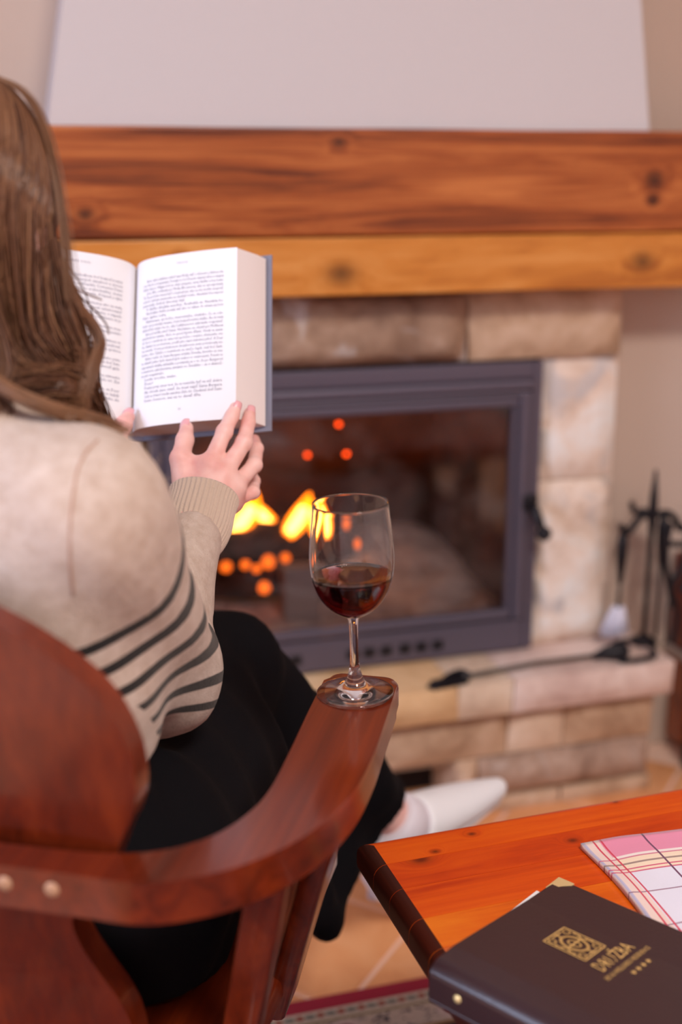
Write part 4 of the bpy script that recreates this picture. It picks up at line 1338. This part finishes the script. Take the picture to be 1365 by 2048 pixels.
# right hand on the lower right corner of the pages
r_mcp = [A(420, 930, 1.318), A(447, 950, 1.316), A(469, 974, 1.322), A(466, 1004, 1.332)]
r_fg = [[A(449, 864, 1.332), A(464, 833, 1.3435), A(471, 816, 1.347)],
        [A(488, 885, 1.335), A(497, 846, 1.351), A(500, 826, 1.3575)],
        [A(509, 930, 1.345), A(514, 897, 1.372), A(509, 879, 1.392)],
        [A(506, 985, 1.352), A(509, 962, 1.378), A(505, 948, 1.396)]]
r_th = [A(372, 972, 1.318), A(361, 918, 1.322), A(370, 880, 1.338), A(374, 856, 1.352)]
V, F = hand(A(415, 1008, 1.318), r_mcp, r_fg, r_th)
parts_v.append(V); parts_f.append(F)
# left hand under the spine, only its thumb shows
def BK(x, n_, z): return np.array(B0 + bp(x, n_, z))
l_mcp = [BK(-.022, .012, -.026), BK(-.036, .006, -.026), BK(-.049, .0, -.028), BK(-.060, .0, -.032)]
l_fg = [[BK(-.022, -.030, -.006), BK(-.020, -.030, .016), BK(-.018, -.0225, .030)], [BK(-.038, -.024, -.006), BK(-.036, -.022, .018), BK(-.034, -.0145, .033)],
        [BK(-.052, -.018, -.008), BK(-.051, -.016, .014), BK(-.050, -.0075, .028)], [BK(-.065, -.012, -.012), BK(-.065, -.010, .006), BK(-.065, -.001, .018)]]
l_th = [A(222, 905, 1.352), A(232, 878, 1.358), A(247, 850, 1.372), A(257, 833, 1.383)]
V, F = hand(A(222, 930, 1.362), l_mcp, l_fg, l_th)
parts_v.append(V); parts_f.append(F)
offs = np.cumsum([0] + [len(x) for x in parts_v[:-1]])
body = ploc(np_mesh('body', np.concatenate(parts_v), np.concatenate([f + o for f, o in zip(parts_f, offs)]), skin.m, person))

nail_m = M('nail', (236, 172, 176), .25)
def nail(p, d, nrm, w, l):
    p, d, nrm = Vector(p), Vector(d).normalized(), Vector(nrm)
    nrm = (nrm - d * nrm.dot(d)).normalized(); s = d.cross(nrm)
    v, f = [], []
    n = 8
    for j in range(n + 1):
        t = j / n * 2 - 1
        for i in range(n + 1):
            q = i / n * 2 - 1
            ww = w * (1 - .25 * max(0, t) ** 2 - .35 * max(0, -t) ** 3)
            v.append(p + d * (t * l) + s * (q * ww) + nrm * (-.35 * w * q * q - .08 * l * t * t))
    for j in range(n):
        for i in range(n):
            k = j * (n + 1) + i
            f.append((k, k + 1, k + n + 2, k + n + 1))
    for x in range(len(v)):
        pass
    o = from_py('nail', v, f, nail_m.m, person)
    md = o.modifiers.new('thick', 'SOLIDIFY'); md.thickness = .0006; md.offset = 1
    return ploc(o)
camv = Vector((0, 0, CAM_H))
def nail_at(tip, prev, w, l, r, side=Vector((0, 0, 0))):
    tip, prev = Vector(tip), Vector(prev)
    d = (tip - prev).normalized(); nr = (camv - tip).normalized() + side
    nr = (nr - d * nr.dot(d)).normalized()
    nail(tip + nr * r + d * .001, d, nr, w, l)
nail_at(r_th[3], r_th[2], .0062, .0072, .0070, Vector((-.5, 0, .1)))
nail_at(r_fg[1][2], r_fg[1][1], .0046, .0058, .0060, Vector((.25, 0, .2)))
nail_at(r_fg[0][2], r_fg[0][1], .0046, .0058, .0060, Vector((.5, 0, .2)))
nail_at(l_th[3], l_th[2], .0060, .0070, .0068, Vector((-.3, 0, .2)))
eye_m = M('eye', (240, 236, 232), .2)
for sx in (-1, 1):
    bm = bmesh.new(); bmesh.ops.create_uvsphere(bm, u_segments=16, v_segments=12, radius=.0118)
    o = from_bm('eye', bm, eye_m.m, person, True); o.location = Vector(Hd(sx * .031, .0815, 0)) - person.location

# skirt
black = M('skirt_black', (7, 5, 9), .85)
black.val(black.p, Specular_IOR_Level=.15)
black.bump(black.noise(black.coord(), 300, 3), .2, .002)
def f_skirt(P):
    d = cap(P, B(-.085, .095, .50), B(.085, .095, .50), .112)
    d = smin(d, cap(P, B(-.05, .05, .62), B(.035, .05, .62), .096), .05)
    rh, lh = B(.10, .11, .505), B(-.09, .11, .50)
    d = smin(d, cap(P, rh, KR, .098, .070), .05)
    d = smin(d, cap(P, lh, KL, .095, .072), .05)
    d = smin(d, cap(P, KR, KR * .42 + AR * .58, .068, .058), .04)
    sh_ = KR * .10 + AR * .90
    d = smin(d, cap(P, KR * .45 + AR * .55, sh_, .058, .044), .03)
    low = A(655, 1835, 1.56); q = KR * .5 + AR * .5
    d = smin(d, tri(P, KR + [0, 0, -.03], KR * .1 + AR * .9 + [-.01, 0, -.02], low, .016), .03)
    d = smin(d, tri(P, KR + [0, 0, -.03], low, A(500, 1800, 1.46), .018), .03)
    d = smin(d, tri(P, KL, A(500, 1800, 1.46), A(560, 1830, 1.5), .02), .04)
    d = smin(d, cap(P, A(640, 1790, 1.55), A(655, 1845, 1.56), .022, .012), .02)
    # fabric lying over the seat and its side
    d = smin(d, cap(P, B(.10, .12, .48), B(.12, .34, .50), .085, .07), .05)
    fold = .004 * np.sin(P[:, 0] * 55 + P[:, 2] * 38 + 8 * P[:, 1]) + .003 * np.sin(P[:, 1] * 70 - P[:, 2] * 50)
    d = d + fold
    # flat hem across the shin
    hd = (AR - KR) / np.linalg.norm(AR - KR)
    return chair_clip(P, smax(d, (P - sh_) @ hd - .004, .004))
V, F = iso_mesh(f_skirt, (-.58, .80, .13), (.16, 1.72, .70), .008)
ploc(np_mesh('skirt', V, F, black.m, person))

# socks and shoes
sock_m = M('sock_white', (238, 230, 238), .85)
shoe_m = M('shoe_white', (248, 247, 250), .5)
sole_m = M('shoe_sole', (196, 190, 204), .5)
def foot(an, toe, up, label):
    an, toe = np.array(an, float), np.array(toe, float)
    f_ = toe - an; f_ /= np.linalg.norm(f_)
    up = np.array(up, float); up -= f_ * (up @ f_); up /= np.linalg.norm(up)
    sd = np.cross(f_, up)
    Rm = np.stack([f_, sd, up], 1)
    Lf = np.linalg.norm(toe - an)
    leg = (KR if label == 'r' else KL) - an; leg = leg / np.linalg.norm(leg)
    def Q(x, s, z): return an + f_ * x + sd * s + up * z
    def fs(P):
        d = cap(P, an + leg * .055, an, .0325, .034)
        d = smin(d, cap(P, an, Q(-.03, 0, -.035), .034, .030), .02)
        d = smin(d, cap(P, Q(.0, 0, -.012), Q(.09, 0, -.03), .034, .028), .03)
        return smax(d, (P - an) @ leg - .014, .003)
    V, F = iso_mesh(fs, np.minimum(an, toe) - .11, np.maximum(an, toe) + .11, .005)
    ploc(np_mesh('sock', V, F, sock_m.m, person))
    def fsh(P):
        q = (P - an) @ Rm
        x = q[:, 0]; t = np.clip((x - .02) / (Lf - .02), 0, 1)
        w = .041 * (1 - t ** 2.2 * .72); hgt = .041 * (1 - t * .64); zc = -.019 + .004 * t
        d = (np.sqrt((q[:, 1] / w) ** 2 + ((q[:, 2] - zc) / hgt) ** 2) - 1) * np.minimum(w, hgt)
        d = smax(d, x - Lf, .018)
        d = smax(d, .032 - x + .35 * (q[:, 2] + .03), .004)
        so = smax(np.abs(q[:, 2] + .056 - .026 * t) - .004, np.abs(q[:, 1]) - w * .92, .004)
        so = smax(so, np.maximum(-.045 - x, x - Lf + .008), .01)
        return smin(d, so, .004)
    V, F = iso_mesh(fsh, np.minimum(an, toe) - .12, np.maximum(an, toe) + .12, .004)
    so = ploc(np_mesh('shoe', V, F, shoe_m.m, person))
    v, f = tube_data([Q(-.026, 0, -.05), Q(-.028, 0, -.075)], [.016, .009], 12)
    ploc(from_py('heel', v, f, sole_m.m, person))
foot(AR, A(1016, 1556, 1.86), (0, -.45, 1), 'r')
foot(AL, (.285, 1.765, .036), (0, 0, 1), 'l')

# ------------------------------------------------------------------ hair
hair_m = M('hair_brown', (98, 62, 42), .42)
hair_m.val(hair_m.p, Specular_IOR_Level=.6)
_ha = hair_m.n('ShaderNodeAttribute', attribute_name='tone')
hair_m.color(hair_m.ramp(_ha.outputs['Fac'], [(0, (58, 32, 22)), (.5, (110, 70, 46)), (1, (164, 118, 84))]))
random.seed(11)
def G(lst): return [np.array(p) for p in lst]
def hair_path(phi, el, rnd):
    """phi: degrees, 0 right of the head, -90 back, -180 left; el: polar start angle on the scalp (deg from crown)"""
    def sc(e, ph, k=1.0):
        e = math.radians(e); p = math.radians(ph)
        return Hd(.078 * k * math.sin(e) * math.cos(p), -.010 + .096 * k * math.sin(e) * math.sin(p), .012 + .105 * k * math.cos(e))
    pts = []
    for e in np.linspace(el, 96, 5):
        pts.append(sc(e, phi, 1.02 + .05 * rnd[0] + .03 * math.sin(math.radians(min(90, e)))))
    t = max(0, min(1, (phi + 180) / 215))      # 0 left .. 1 right front
    if phi > -115:      # swept forward over the right shoulder
        q = max(0, min(1, (phi + 115) / 150))
        a = np.array([-.315, .925, 1.005]) * (1 - q) + np.array([-.236, 1.035, 1.035]) * q
        b = np.array([-.285, .930, .972]) * (1 - q) + np.array([-.226, 1.035, .995]) * q
        c_ = np.array([-.232, .985, .972]) * (1 - q) + np.array([-.230, 1.045, .955]) * q
        e_ = np.array([-.215, 1.062, .90]) * (1 - q) + np.array([-.232, 1.075, .88]) * q
        pts += [a + rnd[1:4] * .017, b + rnd[1:4] * .018, c_ + rnd[1:4] * .02, e_ + rnd[1:4] * .022]
    else:
        q = max(0, min(1, (-115 - phi) / 95))
        a = np.array([-.335, .928, 1.005]) * (1 - q) + np.array([-.425, 1.05, 1.03]) * q
        b = np.array([-.365, .935, .972]) * (1 - q) + np.array([-.43, 1.05, .98]) * q
        c_ = np.array([-.425, 1.01, .955]) * (1 - q) + np.array([-.425, 1.06, .94]) * q
        e_ = np.array([-.43, 1.065, .90]) * (1 - q) + np.array([-.42, 1.08, .87]) * q
        pts += [a + rnd[1:4] * .017, b + rnd[1:4] * .018, c_ + rnd[1:4] * .02, e_ + rnd[1:4] * .022]
    if -150 < phi < -66 and rnd[0] > .35:      # hair falling straight down over the nape
        q = (phi + 108) / 42
        x = -.322 + .062 * q
        pts = pts[:5] + [np.array([x, .918 + .022 * q * q, 1.02]) + rnd[1:4] * .010, np.array([x, .902 + .03 * q * q, .985]) + rnd[1:4] * .010, np.array([x + .006, .893 + .03 * q * q, .958 + .012 * rnd[2]]) + rnd[1:4] * .008]
    return pts
# solid under-layer
under = [hair_path(ph, 20, np.array([-1.3, 0, 0, 0])) for ph in range(-205, 36, 12)]
def f_hair(P):
    d = ell(P, Hd(0, -.012, .012), (.077, .095, .104), HR)
    d = smax(d, (P - Hd(0, .052, 0)) @ hf_.astype(np.float32), .02)
    for pth in under:
        for i in range(2, len(pth) - 2):
            ra, rb = (.001 if i < 5 else .007), (.001 if i + 1 < 5 else .007)
            d = smin(d, cap(P, pth[i], pth[i + 1], ra, rb), .006)
        d = smin(d, cap(P, pth[-2], pth[-1], .013, .006), .012)
    return d
V, F = iso_mesh(f_hair, (-.48, .88, .84), (-.16, 1.14, 1.25), .006)
hair = ploc(np_mesh('hair', V, F, hair_m.m, person, {'tone': np.full(len(V), .30)}))
sv, sf, st = [], [], []
NST = 5200
for k in range(NST):
    ph = random.uniform(-210, 40); el = random.choice((6, 14, 25, 40, 55, 70))
    rnd = np.array([random.random()] + [max(-1, min(1, random.gauss(0, .55))) for _ in range(3)])
    pth = hair_path(ph + random.gauss(0, 3), el, rnd)
    P = catmull(pth, 3)
    b = len(sv)
    r = random.uniform(.0005, .0010)
    tube_data(P, [r * (.55 + .45 * math.sin(math.pi * min(1, .15 + i / len(P)))) for i in range(len(P))], 3, sv, sf, False)
    tone = min(1, max(0, .45 + .10 * math.sin(ph * .35) + random.gauss(0, .17)))
    st += [tone] * (len(sv) - b)
# loose locks by the open page and over the shoulder
def lock(pts, n, spread, r=.0006, tone=.6):
    for k in range(n):
        o = Vector((random.gauss(0, spread), random.gauss(0, spread), random.gauss(0, spread * .6)))
        P = catmull([Vector(p) + o * (.3 + .7 * i / len(pts)) for i, p in enumerate(pts)], 5)
        b = len(sv)
        tube_data(P, [r * (1 - .6 * i / len(P)) for i in range(len(P))], 3, sv, sf, False)
        st.extend([tone] * (len(sv) - b))
lock([at(120, 520, 1.0), at(150, 600, 1.01), at(185, 650, 1.02), at(198, 690, 1.02), at(185, 735, 1.01), at(165, 790, 1.0), at(160, 820, .99)], 110, .0045, .0008, .6)
lock([at(110, 480, 1.0), at(135, 600, 1.01), at(160, 680, 1.02), at(165, 740, 1.01), at(150, 790, 1.0), at(150, 820, .99)], 110, .0050, .0008, .5)
lock([at(130, 540, 1.0), at(160, 590, 1.02), at(195, 625, 1.03), at(214, 650, 1.03), at(218, 668, 1.03)], 5, .0009, .0006, .5)
lock([at(150, 575, 1.0), at(180, 590, 1.02), at(205, 600, 1.03)], 4, .0009, .0006, .6)
lock([at(150, 800, 1.0), at(180, 835, .975), at(235, 862, .94), at(255, 858, .95)], 16, .002, .0007, .8)
lock([at(-70, 690, .93), at(-10, 760, .925), at(60, 800, .925), at(130, 826, .94), at(185, 842, .965), at(235, 862, 1.0)], 150, .006, .0008, .7)
lock([at(-20, 150, .97), at(45, 182, .98), at(84, 245, .99), at(108, 330, 1.0), at(124, 430, 1.0), at(134, 520, 1.0), at(140, 600, 1.0)], 60, .0035, .0004, .8)
strands = from_py('hair_strands', sv, sf, hair_m.m, person, True)
ploc(strands)
at_ = strands.data.attributes.new('tone', 'FLOAT', 'POINT'); at_.data.foreach_set('value', np.array(st, np.float32))
strands['kind'] = 'stuff'

# small pieces go one level deeper, under the part they belong to
ident = Matrix.Identity(4)
kids = list(person.children)
def kid(nm): return [o for o in kids if o.name.split('.')[0] == nm]
for host, names in (('sweater', ('cuff', 'seam', 'wool_fuzz')), ('hair', ('hair_strands',)), ('body', ('nail',))):
    h_ = kid(host)[0]
    for nm in names:
        for o in kid(nm):
            o.parent = h_; o.matrix_parent_inverse = ident
for so_, he_ in zip(kid('shoe'), kid('heel')):
    he_.parent = so_; he_.matrix_parent_inverse = ident
for o in kid('eye'):
    o.location = o.location + person.location
    o.parent = body; o.matrix_parent_inverse = ident
